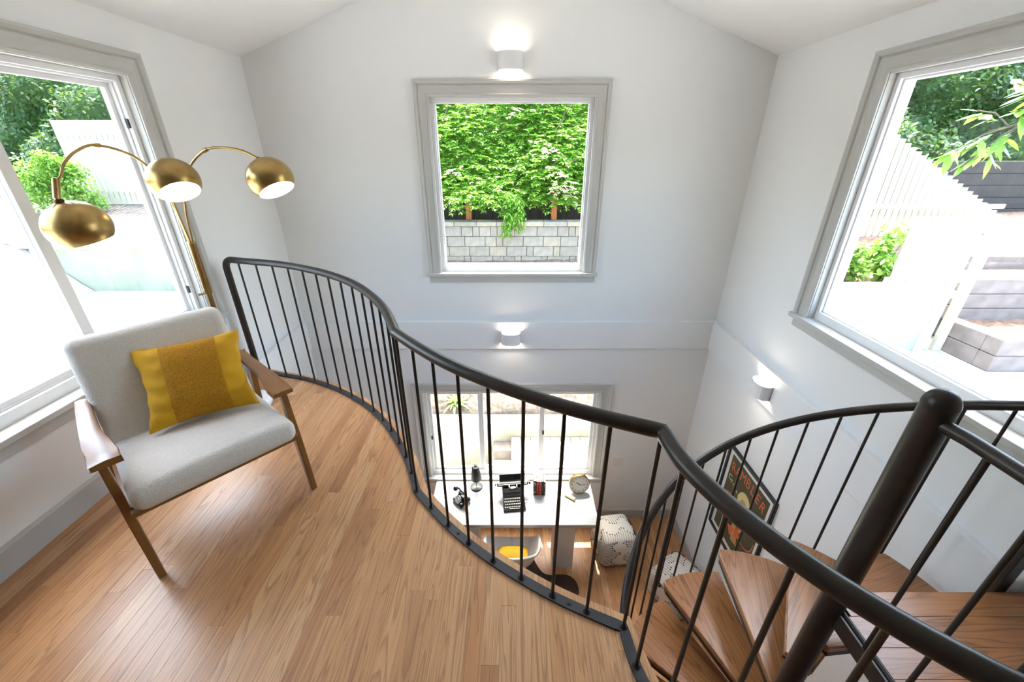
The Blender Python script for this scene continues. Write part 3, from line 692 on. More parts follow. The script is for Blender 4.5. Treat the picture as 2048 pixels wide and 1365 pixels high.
# alarm clock
ck = thing('alarm_clock', TM(.80, 3.645, DZ, 4), 'large round brass alarm clock with cream dial', 'clock')
CR = Matrix.Translation((0, 0, .128)) @ Matrix.Rotation(R(80), 4, 'X')         # local z -> towards the room and up
L(MB().lathe([(0, -.035), (.105, -.03), (.122, -.02), (.126, .028), (.122, .034), (.116, .034), (.116, .028)], 48, CR), 'case', 'brass', ck)
dial = L(MB().lathe([(.117, .028), (0, .028)], 48, CR), 'dial', 'clock_face', ck)
for h in range(12):
    a = R(90-30*(h+1)); vs, fs = text_mesh(str(h+1), .032); M_ = CR @ Matrix.Translation((.094*math.cos(a), .094*math.sin(a), .0288))
    L(MB().add(vs, fs, False, M_), 'numeral', 'print_black', dial)
for a, l_, w_ in ((143, .055, .005), (-5, .082, .003)):
    d_ = Vector((math.cos(R(a)), math.sin(R(a)), 0)); s_ = Vector((-d_.y, d_.x, 0)); p0 = -d_*.012
    L(MB().add([p0-s_*w_/2, p0+s_*w_/2, d_*l_*.7+s_*w_, d_*l_, d_*l_*.7-s_*w_], [(0, 4, 3, 2, 1)], False, CR @ Matrix.Translation((0, 0, .0315))), 'clock_hand', 'print_black', dial)
L(MB().lathe([(0, .032), (.006, .032), (.006, .0295)], 12, CR), 'hand_pin', 'print_black', dial)
for a in (60, 90, 120): L(MB().tube([CR @ Vector((.124*math.cos(R(a)), .124*math.sin(R(a)), 0)), CR @ Vector((.142*math.cos(R(a)), .142*math.sin(R(a)), 0))], [.004, .006], 10), 'knob', 'brass', ck)
for s in (-1, 1): L(MB().tube([(s*.07, .0, .0), (s*.055, 0, .03)], [.006, .008], 10), 'foot', 'brass', ck)
L(MB().tube(smooth_path([(-.03, .012, .252), (-.02, .012, .268), (.02, .012, .268), (.03, .012, .252)], 4), .003, 8), 'handle', 'brass', ck)
# ridged brass cylinder
gm = TM(.683, 3.535, DZ+.020, -38)
go = thing('brass_cylinder', gm, 'small ridged brass cylinder lying before the alarm clock', 'ornament')
L(MB().lathe([(0, -.068), (.016, -.068), (.0195, -.064), (.0195, .064), (.016, .068), (0, .068)], 20, Matrix.Rotation(R(90), 4, 'Y')), 'barrel', 'gilt', go)
for k in range(7): L(MB().box(-.066, .066, -.0015, .0015, .0185, .0212, Matrix.Rotation(R(-75+25*k), 4, 'X')), 'ridge', 'paper', go)
# vintage telephone
ph = thing('telephone', TM(-.605, 3.475, DZ, -46), 'black vintage telephone with chrome dial on the desk', 'telephone')
L(MB().rbox(.085, .075, .030, .02, M=Matrix.Translation((0, 0, .032))), 'base', 'black_gloss', ph, weld=True)
L(MB().lathe([(.055, .06), (.036, .105), (0, .105)], 20), 'body', 'black_gloss', ph)
L(MB().lathe([(.047, 0), (.047, .008), (.040, .012), (.022, .012), (.02, .008), (0, .008)], 28, TM(0, -.045, .075, 0, 55)), 'dial', 'chrome', ph)
for s in (-1, 1): L(MB().cbox((s*.036, .01, .125), (.014, .05, .045)), 'cradle', 'chrome', ph, bevel=.004)
hs = L(MB().tube(smooth_path([(-.10, .01, .142), (-.05, .01, .168), (.05, .01, .168), (.10, .01, .142)], 5), .012, 12), 'handset', 'black_gloss', ph)
for s in (-1, 1): L(MB().lathe([(0, 0), (.028, 0), (.034, .012), (.03, .03), (.016, .045), (0, .05)], 20, Matrix.Translation((s*.112, .01, .105)) @ Matrix.Rotation(R(s*18), 4, 'Y')), 'earpiece', 'black_gloss', hs)
for x, y in ((-.07, -.06), (.07, -.06), (-.07, .06), (.07, .06)): L(MB().lathe([(.012, 0), (.012, .006), (0, .006)], 12, Matrix.Translation((x, y, 0))), 'foot', 'black_matte', ph)
L(MB().tube([(.10, -.03, .03), (.125, -.03, .03)], [.022, .026], 16), 'horn_ring', 'gilt', ph)

# ================================================================ WHITE SHELL CHAIR
sc = thing('shell_chair', TM(-.005, 2.985, ZLOW+.0065, 0), 'white moulded armchair drawn up to the desk', 'chair')
rim = smooth_path([(0, .27, .415), (.16, .265, .425), (.245, .235, .47), (.285, .16, .60), (.298, .05, .665), (.285, -.07, .695), (.235, -.18, .735), (.13, -.255, .79), (0, -.275, .80),
                   (-.13, -.255, .79), (-.235, -.18, .735), (-.285, -.07, .695), (-.298, .05, .665), (-.285, .16, .60), (-.245, .235, .47), (-.16, .265, .425), (0, .27, .415)], 4)
rows = []
for k in range(13):
    s = k/12; rows.append([(p.x*(s**.55 if s else 0), p.y*(s**.55 if s else 0)+.02*(1-s), .405+(p.z-.405)*s**2.6) for p in rim])
rows.append([(p.x*1.035, p.y*1.035, p.z-.004) for p in rim]); rows.append([(p.x*1.045, p.y*1.045, p.z-.02) for p in rim])
L(MB().grid(rows), 'shell', 'shell_white', sc, solid=.007)
for s in (-1, 1):
    for f_ in (-1, 1): L(MB().tube([(s*.08, f_*.08, .39), (s*.23, f_*.22, 0)], [.014, .009], 10), 'leg', 'walnut_arm', sc)
L(MB().cbox((0, 0, .392), (.22, .22, .012)), 'seat_mount', 'black_matte', sc)
cu = thing('seat_pillow', TM(.0, 2.925, ZLOW+.565, 0, 153), 'yellow pillow with black trim on the white armchair', 'cushion')
mb = MB(); g1 = [[(a*.175*(1-.06*(1-b_*b_)*abs(a)**3), b_*.15, .07*max(0, 1-abs(a)**2.4)**.5*max(0, 1-abs(b_)**2.4)**.5) for a in G] for b_ in G]
mb.grid(g1); mb.grid([[(p[0], p[1], -p[2]) for p in r[::-1]] for r in g1]); L(mb, 'cover', 'yellow_linen', cu, weld=True)
zz = MB()
for k in range(13):
    a0, a1 = -.9+k*.138, -.9+(k+1)*.138
    f_ = lambda a, b_: (a*.175, b_*.15, -.073*max(0, 1-abs(a)**2.4)**.5*max(0, 1-abs(b_)**2.4)**.5-.001)
    zz.add([f_(a0, -.97), f_(a1, -.97), f_((a0+a1)/2, -.72)], [(0, 1, 2), (2, 1, 0)])
L(zz, 'trim', 'print_black', cu)

# ================================================================ POUFS
def pouf(M, h, label, half=.225, seed=1):
    p = thing('pouf', M, label, 'pouf', 'cream poufs with stitched lines'); hz = h/2
    def bulge(o): k = 1+.05*(1-(o.z/hz)**2); return Vector((o.x*k, o.y*k, o.z+hz + (.014*(1-(o.x/half)**2)*(1-(o.y/half)**2) if o.z > 0 else 0)))
    L(MB().rbox(half, half, hz, .085, f=bulge), 'cover', 'pouf_cloth', p, weld=True)
    def surf(d, off=.0012):                              # direction on the cube -> point on the cover
        r = .085; q = Vector(d); i = Vector((max(-half+r, min(half-r, q.x)), max(-half+r, min(half-r, q.y)), max(-hz+r, min(hz-r, q.z)))); e = q-i
        nn = e.normalized() if e.length > 0 else e; return bulge(i+nn*(r+off))
    rr = random.Random(seed); st = MB()
    def face(kind):
        n = 17
        for half_ in (-1, 1):
            for k in range(n):
                w_ = -half*.98 + 2*half*.98*k/(n-1); ln_ = half*(.58+.20*math.sin(k*.75+half_+seed)+.16*rr.random()); pts = []
                for t in range(9):
                    s = half_*(half*1.0 - ln_*t/8); bend = w_ + .028*math.sin(t/8*1.5)
                    pts.append({'top': (bend, s, hz), 'front': (s, -half, bend*hz/half), 'back': (s, half, bend*hz/half), 'left': (-half, s, bend*hz/half), 'right': (half, s, bend*hz/half)}[kind])
                P_ = [surf(q) for q in pts]; st.tube(P_, .0018, 4, False, False)
                c = P_[-1]; st.lathe([(0, -.006), (.0068, -.002), (.0068, .002), (0, .006)], 8, Matrix.Translation(c))
    for k_ in ('top', 'front', 'left', 'right', 'back'): face(k_)
    tag(L(st, 'stitching', 'print_black', p), kind='stuff'); return p
pouf(TM(1.235, 3.395, ZLOW, 8), .43, 'cream pouf with black stitched lines beside the desk', seed=2)
pouf(TM(1.80, 2.83, ZLOW, 32), .43, 'cream pouf with black stitched lines beside the spiral stair', seed=5)

# cowhide rug
out = smooth_path([Vector((*p, 0)) for p in [(.25, 3.30), (.33, 3.14), (.42, 3.085), (.55, 3.09), (.66, 3.075), (.735, 3.0), (.745, 2.86), (.66, 2.62), (.5, 2.35), (.62, 2.05), (.5, 1.85), (.1, 1.9), (-.4, 1.8), (-.75, 2.0), (-.7, 2.4), (-.85, 2.8), (-.7, 3.05), (-.4, 3.0), (-.1, 3.28), (.1, 3.36)]], 4)
tag(MB().prism([(p.x, p.y) for p in out][::-1], ZLOW+.0005, ZLOW+.006).build('cowhide_rug', 'cowhide'), 'dark brown cowhide rug on the lower oak floor', 'rug')

# ================================================================ FRAMED POSTER
PO = Matrix.Translation((XR, (2.36+3.12)/2, (-.91-1.955)/2)) @ Matrix.Rotation(R(-90), 4, 'Z') @ Matrix.Rotation(R(90), 4, 'X')   # local x right, y up, z into the room
po = thing('framed_poster', PO, 'black framed vintage bicycle poster on the wall by the stair', 'picture')
hw, hh = .38, .522
fr = MB()
for a in ((-hw, hw, hh-.028, hh), (-hw, hw, -hh, -hh+.028), (-hw, -hw+.028, -hh+.028, hh-.028), (hw-.028, hw, -hh+.028, hh-.028)): fr.box(a[0], a[1], a[2], a[3], 0, .024)
L(fr, 'frame', 'frame_black', po, bevel=.002)
L(MB().box(-hw+.028, hw-.028, -hh+.028, hh-.028, 0, .008), 'mat_board', 'switch_white', po)
ar = L(MB().box(-hw+.075, hw-.075, -hh+.075, hh-.075, .008, .0092), 'print', 'art_olive', po)
def flat(poly, z=.0094): n = len(poly); return MB().add([(p[0], p[1], z) for p in poly], [tuple(range(n))])
for k, c_ in enumerate('RAMBLER'):
    vs, fs = text_mesh(c_, .15, .0003); x = -.245+k*.081; M_ = Matrix.Translation((x, .325+.035*math.cos((k-3)*.5), .0096)) @ Matrix.Rotation(R((3-k)*4), 4, 'Z') @ Matrix.Diagonal((.80, 1.0, 1, 1))
    L(MB().add(vs, fs, False, M_), 'letter', 'art_orange', ar)
for k, c_ in enumerate('Cycles'):
    vs, fs = text_mesh(c_, .062 if k else .085, .0003); L(MB().add(vs, fs, False, Matrix.Translation((-.255+k*.036, .205-.012*k, .0096))), 'letter', 'art_cream', ar)
el = lambda cx, cy, a, b_, n=28: [(cx+a*math.cos(2*math.pi*i/n), cy+b_*math.sin(2*math.pi*i/n)) for i in range(n)]
def ringpoly(cx, cy, r, w_, a0, a1, n=24): 
    p = [(cx+r*math.cos(R(a0+(a1-a0)*i/n)), cy+r*math.sin(R(a0+(a1-a0)*i/n))) for i in range(n+1)]; q = [(cx+(r-w_)*math.cos(R(a0+(a1-a0)*i/n)), cy+(r-w_)*math.sin(R(a0+(a1-a0)*i/n))) for i in range(n+1)]
    return MB().grid([[(x, y, .0095) for x, y in q], [(x, y, .0095) for x, y in p]], False)
L(flat(el(.02, .13, .10, .115)), 'sun_disc', 'art_cream', ar)
L(flat(el(.02, .10, .052, .07), .0096), 'head', 'art_skin', ar)
L(ringpoly(-.17, -.06, .125, .012, 20, 340), 'wheel', 'art_orange', ar); L(ringpoly(.17, -.12, .125, .012, 40, 380), 'wheel', 'art_orange', ar)
L(flat([(-.05, .04), (.09, .04), (.13, -.10), (.06, -.22), (.10, -.34), (.0, -.36), (-.04, -.2), (-.09, -.08)]), 'figure', 'art_skin', ar)
for s in ([(-.04, -.05), (.10, -.12), (.03, -.18)], [(.02, -.14), (.12, -.22), (.02, -.30)], [(-.10, -.25), (.02, -.20), (-.03, -.34)], [(-.15, -.06), (.05, -.02), (.05, -.035), (-.15, -.075)]): L(flat(s, .0097), 'brush_stroke', 'art_orange', ar)
# light switch
sw = thing('light_switch', Matrix.Translation((1.337, YB, -1.895)), 'white double light switch beside the slider window casing', 'light switch')
L(MB().box(-.058, .058, -.006, 0, -.058, .058), 'plate', 'switch_white', sw, bevel=.002)
for x in (-.023, .023): L(MB().box(x-.016, x+.016, -.010, -.006, -.033, .033), 'rocker', 'switch_white', sw, bevel=.001)
# ================================================================ OUTDOORS
def ground(name, mb, m): return struct(mb.build(name, m))
# ground: patio level left, walkway right, sunken court behind, slope up to the block wall
ground('ground_patio', MB().box(-14, XL-WT, -6, 5.12, -3.4, -.02), 'concrete')
ground('ground_path', MB().box(XR+WT, 14, -6, 3.95, -3.4, -.15), 'concrete')
ground('ground_yard', MB().box(-14, 14, -16, YF-WT, -3.4, -.2), 'concrete_old')
ground('ground_court', MB().box(-3.2, 3.2, YB+WT, 5.3, -3.4, -2.95), 'concrete_old')
sl = MB(); rg = random.Random(5); rows = [[(-3.2+j*.4, 5.2, -2.3) for j in range(17)], [(-3.2+j*.4, 5.235, -2.115) for j in range(17)]]
for i in range(15):
    y = 5.25 + i*.21; z = -2.06 + (1.72)*min(1, max(0, (i-.5)/11))
    rows.append([(-3.2+j*.4, y, z+rg.uniform(-.03, .03)) for j in range(17)])
rows.append([(-3.2+j*.4, 8.6, -.32) for j in range(17)]); sl.grid(rows[::-1] if 0 else rows); ground('ground_slope', sl, 'soil')
ground('ground_far', MB().box(-30, 30, 10.2, 30, -3.4, .35), 'soil')
lf = MB()
for i in range(260):
    x, y = rg.uniform(-1.7, 1.7), rg.uniform(7.2, 7.98); z = -.33; a = rg.uniform(0, 6.3); s_ = rg.uniform(.012, .035); d_ = Vector((math.cos(a), math.sin(a), 0))*s_; e_ = Vector((-d_.y, d_.x, 0))*.5
    c = Vector((x, y, z+rg.uniform(.03, .07))); lf.add([c-d_, c+e_, c+d_+Vector((0, 0, .01)), c-e_], [(0, 1, 2, 3)])
tag(lf.build('leaf_litter', 'dry_leaf'), 'dry leaf litter on the soil below the block wall', 'leaf litter', kind='stuff')

# concrete retaining wall of the court, deck bench
rw = emp('retaining_wall', (0, 5.1, -2.95), 'weathered concrete retaining wall with pale coping outside slider window', 'retaining wall')
MB().box(-3.2, 3.2, 5.0, 5.24, -2.95, -2.21).build('wall_face', 'concrete_old', rw); MB().box(-3.2, 3.2, 4.985, 5.25, -2.21, -2.10).build('coping', 'coping_grey', rw, bevel=.01)
dk = emp('deck_bench', (.7, 4.6, -2.95), 'pale painted plank deck against the concrete wall', 'deck')
for i in range(12):
    x = -.02 + i*.152; y0 = 4.2; y1 = 4.99
    MB().box(x, x+.143, y0, y1, -2.39, -2.355).build('deck_board', 'deck_paint', dk, loc=(x, y0, -2.355), bevel=.004)
MB().box(-.02, 1.80, 4.22, 4.25, -2.95, -2.39).box(-.02, 1.8, 4.9, 4.95, -2.95, -2.39).build('joist', 'deck_paint', dk)
MB().box(-.36, -.025, 4.45, 4.99, -2.95, -2.62).build('step', 'deck_paint', dk, bevel=.006)
MB().box(-.30, -.025, 4.78, 4.99, -2.62, -2.44).build('step', 'timber', dk, bevel=.006)
# agave
ag = emp('agave_plant', (-.93, 5.42, -2.06), 'spiky green rosette plant on the slope above the concrete wall', 'plant'); mb = MB()
for i in range(34):
    a = i*2.399; el_ = R(14+62*(i/34)); ln_ = .40-.12*i/34; pts = []
    d_ = Vector((math.cos(a), math.sin(a), 0)); s_ = Vector((-d_.y, d_.x, 0))
    row = []
    for k in range(6):
        t_ = k/5; r_ = ln_*t_; z = r_*math.sin(el_)-.18*t_*t_; c = d_*(r_*math.cos(el_)) + Vector((0, 0, z+.04)); w_ = .026*(1-t_)**.6+.001
        row.append([c-s_*w_, c+Vector((0, 0, -.006)), c+s_*w_])
    mb.grid(row, True)
mb.build('leaves', 'agave_leaf', ag, local=True)

# block wall: every block a piece
bw = emp('block_wall', (0, 8.0, -.36), 'low wall of grey and tan stone blocks under the wisteria', 'wall')
MB().box(-3.4, 3.4, 8.06, 8.42, -.5, .30).build('core', 'soil', bw)
rb = random.Random(21); z = -.40; 
for course, h_ in enumerate((.145, .195, .195, .195)):
    x = -3.0 - rb.uniform(0, .3)
    while x < 3.0:
        w_ = rb.choice((.13, .22, .34, .40, .44))
        MB().box(x+.004, x+w_-.004, 8.0+rb.uniform(-.004, .006), 8.2, z+.003, z+h_-.003).build('block', 'block_stone', bw, loc=(x, 8.0, z), bevel=.006)
        x += w_
    z += h_
x = -3.2
while x < 3.0:
    w_ = rb.uniform(.38, .48); MB().box(x+.003, x+w_-.003, 7.97, 8.28, z+.003, z+.085).build('cap_block', 'block_stone', bw, loc=(x, 8.0, z), bevel=.008); x += w_

# leaf makers
def leaf(mb, c, d, n, l, w):
    d = d.normalized(); s = d.cross(n)
    if s.length < 1e-3: s = d.orthogonal()
    s.normalize(); p = c + d*l*.28; q = c + d*l*.62 - n*l*.04
    mb.add([c, p+s*w*.9, q+s*w*.8, c+d*l - n*l*.12, q-s*w*.8, p-s*w*.9], [(0, 1, 2, 3, 4, 5)])
def frond(mb, rg, c, d, L_, k=6, ll=.075, lw=.017):
    up = Vector((0, 0, 1)); d = d.normalized()
    for i in range(k):
        t_ = (i+1)/(k+.5); p = c + d*L_*t_ + Vector((0, 0, -.35*L_*t_*t_)); sd = d.cross(up)
        sd = sd.normalized() if sd.length > .05 else Vector((1, 0, 0))
        for sg in (-1, 1):
            dd = sd*sg*.85 + d*.5 + Vector((0, 0, rg.uniform(-.45, .05))); leaf(mb, p, dd, (up*.8 - d*.3 + Vector((rg.uniform(-.4, .4), rg.uniform(-.6, .2), 0))).normalized(), ll*rg.uniform(.8, 1.2), lw)
    leaf(mb, c + d*L_ + Vector((0, 0, -.3*L_)), d + Vector((0, 0, -.4)), up, ll, lw)
# wisteria hedge over posts and a dark fence
rg = random.Random(9)
wcore = lambda x, z: 8.78 + (z-.75)*.8 + .2*math.sin(x*3.1+z*1.3)
wi = emp('wisteria_hedge', (0, 8.6, .25), 'lush bright green wisteria hedge above the block wall', 'hedge')
mb = MB()
for i in range(9500):
    x = rg.uniform(-3.3, 3.3); z = .70 + 2.9*rg.random()**1.05; bulge = .28*math.sin(x*3.1+z*1.3)+.22*math.sin(z*4.2-x*2.2)
    if z < .92 and rg.random() < .5*(.92-z)/.22+.35*math.sin(x*5+1): continue
    c = Vector((x, 8.20 + (z-.75)*.8 + bulge*.45 + rg.uniform(-.15, .28), z)); a = rg.uniform(-2.6, -.5); d = Vector((math.cos(a), math.sin(a), rg.uniform(-.35, .5))); frond(mb, rg, c, d, rg.uniform(.16, .30))
for i in range(150):                                         # a trailing spray hanging over the wall
    t_ = rg.random(); c = Vector((-.18+.22*math.sin(t_*3)+rg.uniform(-.22, .22)*(1-t_*.6), 8.12+rg.uniform(-.12, .12), 1.0-.72*t_)); a = rg.uniform(-2.4, -.7); frond(mb, rg, c, Vector((math.cos(a), math.sin(a)*.7, -.5)), .17, 5)
tag(mb.build('foliage', 'wisteria', wi), kind='stuff')
mb = MB()
for cx, cz, n in ((.62, 1.62, 20), (.95, .98, 30), (.1, 2.3, 8), (-1.1, 1.35, 8), (.85, 1.25, 14)):
    for i in range(n): c = Vector((cx+rg.gauss(0, .12), 8.05+rg.uniform(-.1, .1), cz+rg.gauss(0, .10))); a = rg.uniform(-2.6, -.5); frond(mb, rg, c, Vector((math.cos(a), math.sin(a), .1)), .13, 4, .05, .010)
tag(mb.build('pale_sprigs', 'blossom', wi), kind='stuff')
MB().grid([[(-3.5+i*.25, wcore(-3.5+i*.25, .72+k*.2), .72+k*.2) for i in range(29)] for k in range(16)]).build('core', 'wisteria_growth', wi)
mb = MB()
for i in range(6):
    x = rg.uniform(-2.6, 2.6); z = rg.uniform(.5, 2.6); p = [Vector((x, 8.5, z))]
    for k in range(7): p.append(p[-1]+Vector((rg.uniform(-.16, .16), rg.uniform(-.08, .05), rg.uniform(-.05, .2))))
    mb.tube(smooth_path(p, 3), .009, 5)
tag(mb.build('stems', 'bark', wi), kind='stuff')
for x, lab in ((-.88, 'reddish square wooden post standing clear of leaves above the block wall'), (.83, 'reddish square wooden post behind pale sprigs above the block wall')):
    tag(MB().box(x-.055, x+.055, 8.36, 8.47, .3, 1.0).build('wooden_post', 'redwood', bevel=.006), lab, 'post', 'posts under the wisteria')
def bank_of_leaves(name, x0, x1, yf, z0, z1, n, m, label, cat, seed, ll, lw_):
    """hedge: bumpy core of growth with leaves growing out of it on the side of the house and on top"""
    rg = random.Random(seed); b = emp(name, ((x0+x1)/2, yf+.5, z0), label, cat)
    h = lambda x, z: yf + (z-z0)*.5 + .35*math.sin(x*1.7+z*.9+seed)+.25*math.sin(x*3.9-z*2.3)+.15*math.sin(z*5+x)
    nx, nz = max(8, int((x1-x0)*4)), max(8, int((z1-z0)*4))
    g = [[(x0+(x1-x0)*i/nx, h(x0+(x1-x0)*i/nx, z0+(z1-z0)*k/nz)+.25+ (.8*(k/nz)**6), z0+(z1-z0)*k/nz) for i in range(nx+1)] for k in range(nz+1)]
    g.append([(p[0], yf+4.2, p[2]) for p in g[-1]]); g.append([(p[0], yf+4.2, z0) for p in g[-1]])
    MB().grid(g).build('core', 'ivy_growth', b); mb = MB()
    for i in range(n):
        x, z = rg.uniform(x0, x1), rg.uniform(z0, z1+.25); c = Vector((x, h(x, z)+rg.uniform(-.12, .25)+.8*max(0, (z-z0)/(z1-z0))**6, z))
        leaf(mb, c, Vector((rg.uniform(-1, 1), rg.uniform(-1, .1), rg.uniform(-1, .5))), Vector((rg.uniform(-.6, .6), rg.uniform(-.9, .3), 1)).normalized(), ll*rg.uniform(.7, 1.35), lw_)
    tag(mb.build('foliage', m, b), kind='stuff'); return b
fb = emp('board_fence', (0, 8.72, .1), 'dark board fence behind the wisteria', 'fence')
for i in range(36): MB().box(-3.6+i*.2, -3.6+i*.2+.21, 8.72+.012*(i % 2), 8.745+.012*(i % 2), .1, .78).build('board', 'timber_dark', fb, loc=(-3.6+i*.2, 8.72, .2))

def slat(parent, x, y, z0, z1, w_=.06, d_=.035, m='slat_paint'): MB().box(x, x+w_, y, y+d_, z0, z1).build('slat', m, parent, loc=(x, y, z0), bevel=.003)
# ---- left of the house
lw = emp('low_wall', (-7, 5.2, 0), 'low olive stucco wall with a cream cap across the patio', 'wall')
MB().box(-12, XL-WT-.5, 5.12, 5.34, -.05, .64).build('wall_face', 'stucco_olive', lw); MB().box(-12, XL-WT-.45, 5.04, 5.42, .56, .63).build('cap_moulding', 'cap_cream', lw, bevel=.006); MB().box(-12, XL-WT-.43, 5.0, 5.46, .63, .74).build('cap', 'cap_cream', lw, bevel=.012)
rows = []
for i in range(22):                                          # concrete swept up in a cove at the far end of the patio
    x = -5.55 - i*.13; h_ = .0 if i < 1 else .95*(1-math.exp(-(i*.13)**1.3*1.6)); rows.append([(x, y, -.02 + h_*min(1, max(0, (y-2.6)/1.2))+.004) for y in (2.0, 2.6, 3.2, 3.8, 4.4, 5.1)])
ground('ground_cove', MB().grid(rows), 'concrete')
bank = MB().grid([[(x, y, z) for x in (-14, -9, -6, -4, -2.5)] for y, z in ((5.36, .5), (6.2, .62), (7.6, .82), (10.4, 1.0))]); ground('ground_bank', bank, 'soil')
lfn = emp('slat_fence', (-4.2, 7.5, .7), 'pale upright slat fence on the bank beyond the low wall', 'fence')
for i in range(56): slat(lfn, -7.6+i*.096, 7.5, .72+.02*(i % 2), 2.12, .068, .03, 'slat_paint')
for z in (.95, 1.9): MB().box(-7.6, -2.2, 7.535, 7.58, z, z+.09).build('fence_rail', 'slat_paint', lfn)
def bush(name, c, rad, n, m, label, cat, seed, ll=.07, lw_=.026, trunk=True, group=None):
    """leaf cloud on a branching frame"""
    rg = random.Random(seed); c = Vector(c); b = emp(name, (c.x, c.y, c.z-rad[2]), label, cat, group); mb = MB(); blobs = []
    for i in range(14):
        v = Vector((rg.gauss(0, 1), rg.gauss(0, 1), rg.gauss(0, 1))).normalized()*rg.uniform(.3, .85); blobs.append((Vector((v.x*rad[0], v.y*rad[1], v.z*rad[2]))+c, rg.uniform(.28, .5)))
    for i in range(n):
        bc, br = rg.choice(blobs); v = Vector((rg.gauss(0, 1), rg.gauss(0, 1), rg.gauss(0, 1))).normalized()*(rg.random()**.45)*br
        p = bc + Vector((v.x*rad[0], v.y*rad[1], v.z*rad[2])); d = (v + Vector((rg.uniform(-.5, .5), rg.uniform(-.5, .5), rg.uniform(-.7, .2)))); leaf(mb, p, d, Vector((rg.uniform(-.6, .6), rg.uniform(-.6, .6), 1)).normalized(), ll*rg.uniform(.7, 1.3), lw_)
    tag(mb.build('foliage', m, b), kind='stuff')
    if trunk:
        t_ = MB()
        for bc, br in blobs[:9]: t_.tube(smooth_path([Vector((c.x, c.y, c.z-rad[2])), Vector((c.x, c.y, c.z-rad[2]*.5))+ (bc-c)*.2, bc], 4), [.05*(1-i/8*.8)*rad[0] for i in range(9)], 6)
        tag(t_.build('branches', 'bark', b), kind='stuff')
    return b
bank_of_leaves('evergreen_hedge', -12.5, -4.6, 8.6, .8, 4.6, 26000, 'ivy', 'dense dark evergreen hedge beyond the slat fence', 'hedge', 31, .085, .026)
bush('shrub', (-7.3, 7.0, 1.25), (.75, .3, .55), 4200, 'shrub_leaf', 'pale green shrub sprawling over the slat fence', 'shrub', 33, .055, .018)

# ---- right of the house
pw = emp('planter_wall', (3.3, 3.7, -.15), 'grey green stucco planter wall with a cream cap', 'wall')
MB().box(XR+WT, 4.05, 3.60, 3.78, -.2, .36).build('wall_face', 'stucco_green', pw); MB().box(XR+WT, 4.09, 3.57, 3.82, .36, .425).build('cap_moulding', 'cap_cream', pw, bevel=.006); MB().box(XR+WT, 4.13, 3.54, 3.86, .425, .49).build('cap', 'cap_cream', pw, bevel=.01)
MB().box(4.0, 4.07, 3.575, 3.60, -.2, .36).build('corner_board', 'cap_cream', pw)
ground('ground_planter', MB().box(XR+WT, 4.2, 3.8, 4.9, -.2, .40), 'mulch')
ground('ground_hill', MB().grid([[(x, y, z+(x-4)*.03) for x in (3.1, 5, 7, 10, 14)] for y, z in ((4.9, .38), (6.2, .5), (7.4, .55), (10.4, 1.0))]), 'mulch')
gf = emp('slat_screen', (3.95, 3.66, .49), 'pale slat screen standing on the planter wall end', 'fence')
for i in range(8): slat(gf, 3.56+i*.083, 3.66, .49 if i < 7 else -.15, 1.14, .052, .03)
slat(gf, 4.10, 3.63, -.15, .9, .05, .03); slat(gf, 4.20, 3.60, -.15, 1.15, .085, .045)
for z in (.53, 1.06): MB().box(3.54, 4.26, 3.692, 3.72, z, z+.05).build('fence_rail', 'slat_paint', gf)
sf = emp('stepped_fence', (6, 6, .5), 'tall slat fence stepping down the slope beyond the shrubs', 'fence')
for i in range(30):
    x = 4.35+i*.0935; slat(sf, x, 6.0, .42, 2.26-.051*i, .058, .035); slat(sf, x+.047, 6.05, .42, 2.20-.051*i, .03, .02)
for z0 in (.5,): MB().box(4.3, 7.1, 6.075, 6.10, .62, .70).box(4.3, 7.1, 6.075, 6.10, .9, .96).build('fence_rail', 'slat_paint', sf)
def tier(x0, y0, y1, z0, z1, label):
    t_ = emp('timber_terrace', ((x0+9)/2, y0, z0), label, 'retaining wall', 'timber terraces'); n = max(1, round((z1-z0)/.155)); h_ = (z1-z0)/n
    for k in range(n): MB().box(x0, 9, y0, y0+.14, z0+k*h_+.002, z0+(k+1)*h_-.002).build('timber', 'timber', t_, loc=(x0, y0, z0+k*h_), bevel=.008); MB().box(x0, x0+.14, y0+.14, y1, z0+k*h_+.002, z0+(k+1)*h_-.002).build('timber', 'timber', t_, loc=(x0, y0, z0+k*h_), bevel=.008)
tier(4.30, 3.18, 3.72, -.15, .165, 'lowest grey timber terrace beside the path'); ground('ground_terrace_1', MB().box(4.44, 9, 3.32, 3.74, -.15, .14), 'mulch')
tier(4.42, 3.74, 4.18, .1, .55, 'middle grey timber terrace under the mulch'); ground('ground_terrace_2', MB().box(4.56, 9, 3.88, 4.2, .1, .53), 'mulch')
tier(4.6, 4.2, 4.9, .5, .66, 'upper grey timber terrace below the stepped fence'); ground('ground_terrace_3', MB().box(4.74, 9, 4.34, 5.0, .3, .63), 'mulch')
dw = emp('timber_wall', (8.5, 7.3, .5), 'dark timber retaining wall behind the stepped fence', 'retaining wall')
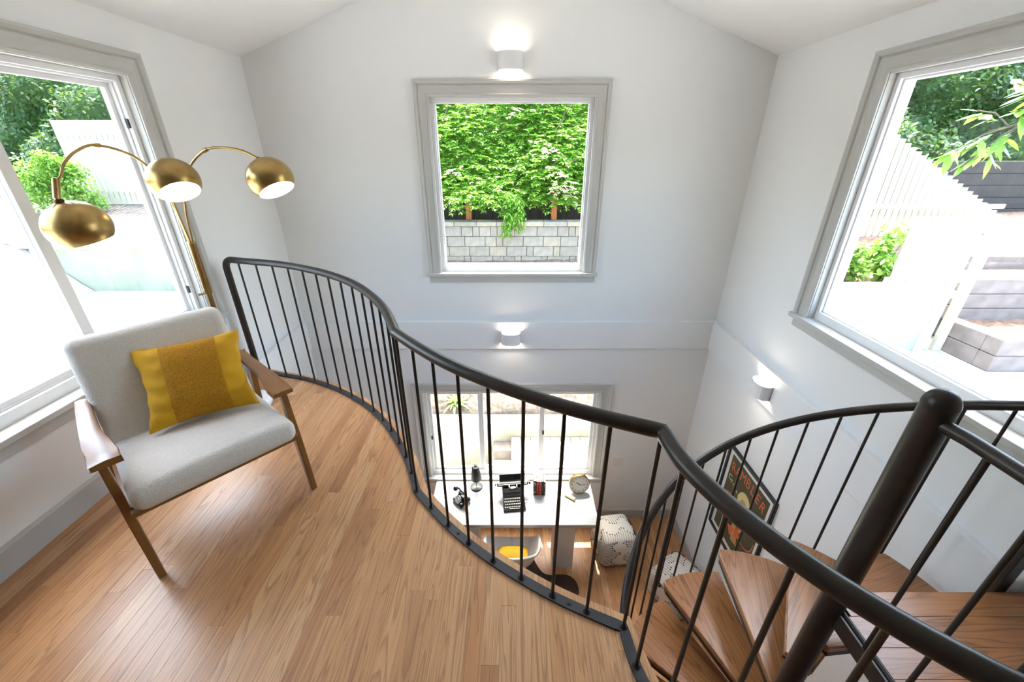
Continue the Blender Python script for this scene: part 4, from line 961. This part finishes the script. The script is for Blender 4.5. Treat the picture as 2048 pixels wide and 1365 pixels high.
for k in range(5): MB().box(5.2, 12.5, 7.3+.01*(k % 2), 7.45, .55+k*.19, .55+k*.19+.185).build('timber', 'timber_dark', dw, loc=(5.2, 7.3, .55+k*.19), bevel=.008)
bank_of_leaves('evergreen_hedge', 4.6, 14.5, 8.6, .9, 5.0, 32000, 'ivy', 'dense dark evergreen hedge above the stepped fence', 'hedge', 41, .10, .032)
for k, (x, y, r_, h_, lab) in enumerate(((3.05, 4.1, .22, .34, 'bushy green shrub in the middle of the planter bed'), (3.53, 4.15, .18, .24, 'lowest green shrub in the planter bed'), (3.95, 4.2, .16, .30, 'green shrub beside the slat screen'), (2.66, 4.3, .2, .5, 'tall leggy green shrub against the house corner'))):
    bush('flowering_shrub', (x, y, .40+h_), (r_, .2, h_), 700, 'shrub_leaf', lab, 'shrub', 50+k, .062, .022, True, 'shrubs in the planter bed')
# overhanging branch with big glossy leaves
br = emp('laurel_branch', (6.3, 3.95, .14), 'slender tree with big glossy leaves reaching towards the right window', 'tree'); rg = random.Random(77); mb = MB(); tb = MB()
trunk = smooth_path([(6.3, 3.95, .16), (6.1, 3.95, 1.3), (5.5, 3.9, 1.95), (4.8, 3.9, 2.05), (4.25, 3.9, 1.85)], 5); tb.tube(trunk, [.05-.045*i/(len(trunk)-1) for i in range(len(trunk))], 7)
for i in range(26):
    p = trunk[rg.randrange(9, len(trunk))]; q = p + Vector((rg.uniform(-.45, .3), rg.uniform(-.3, .3), rg.uniform(-.42, .45))); tb.tube([p, (p+q)/2+Vector((0, 0, .04)), q], .006, 5)
    for k in range(11):
        t_ = .3+.7*rg.random(); c = p.lerp(q, t_); d = (q-p).normalized()*.6 + Vector((rg.uniform(-1, 1), rg.uniform(-1, 1), rg.uniform(-.9, .1))); leaf(mb, c, d, Vector((rg.uniform(-.4, .4), rg.uniform(-.4, .4), 1)).normalized(), rg.uniform(.12, .19), .035)
tag(mb.build('foliage', 'laurel_leaf', br), kind='stuff'); tag(tb.build('branches', 'bark', br), kind='stuff')
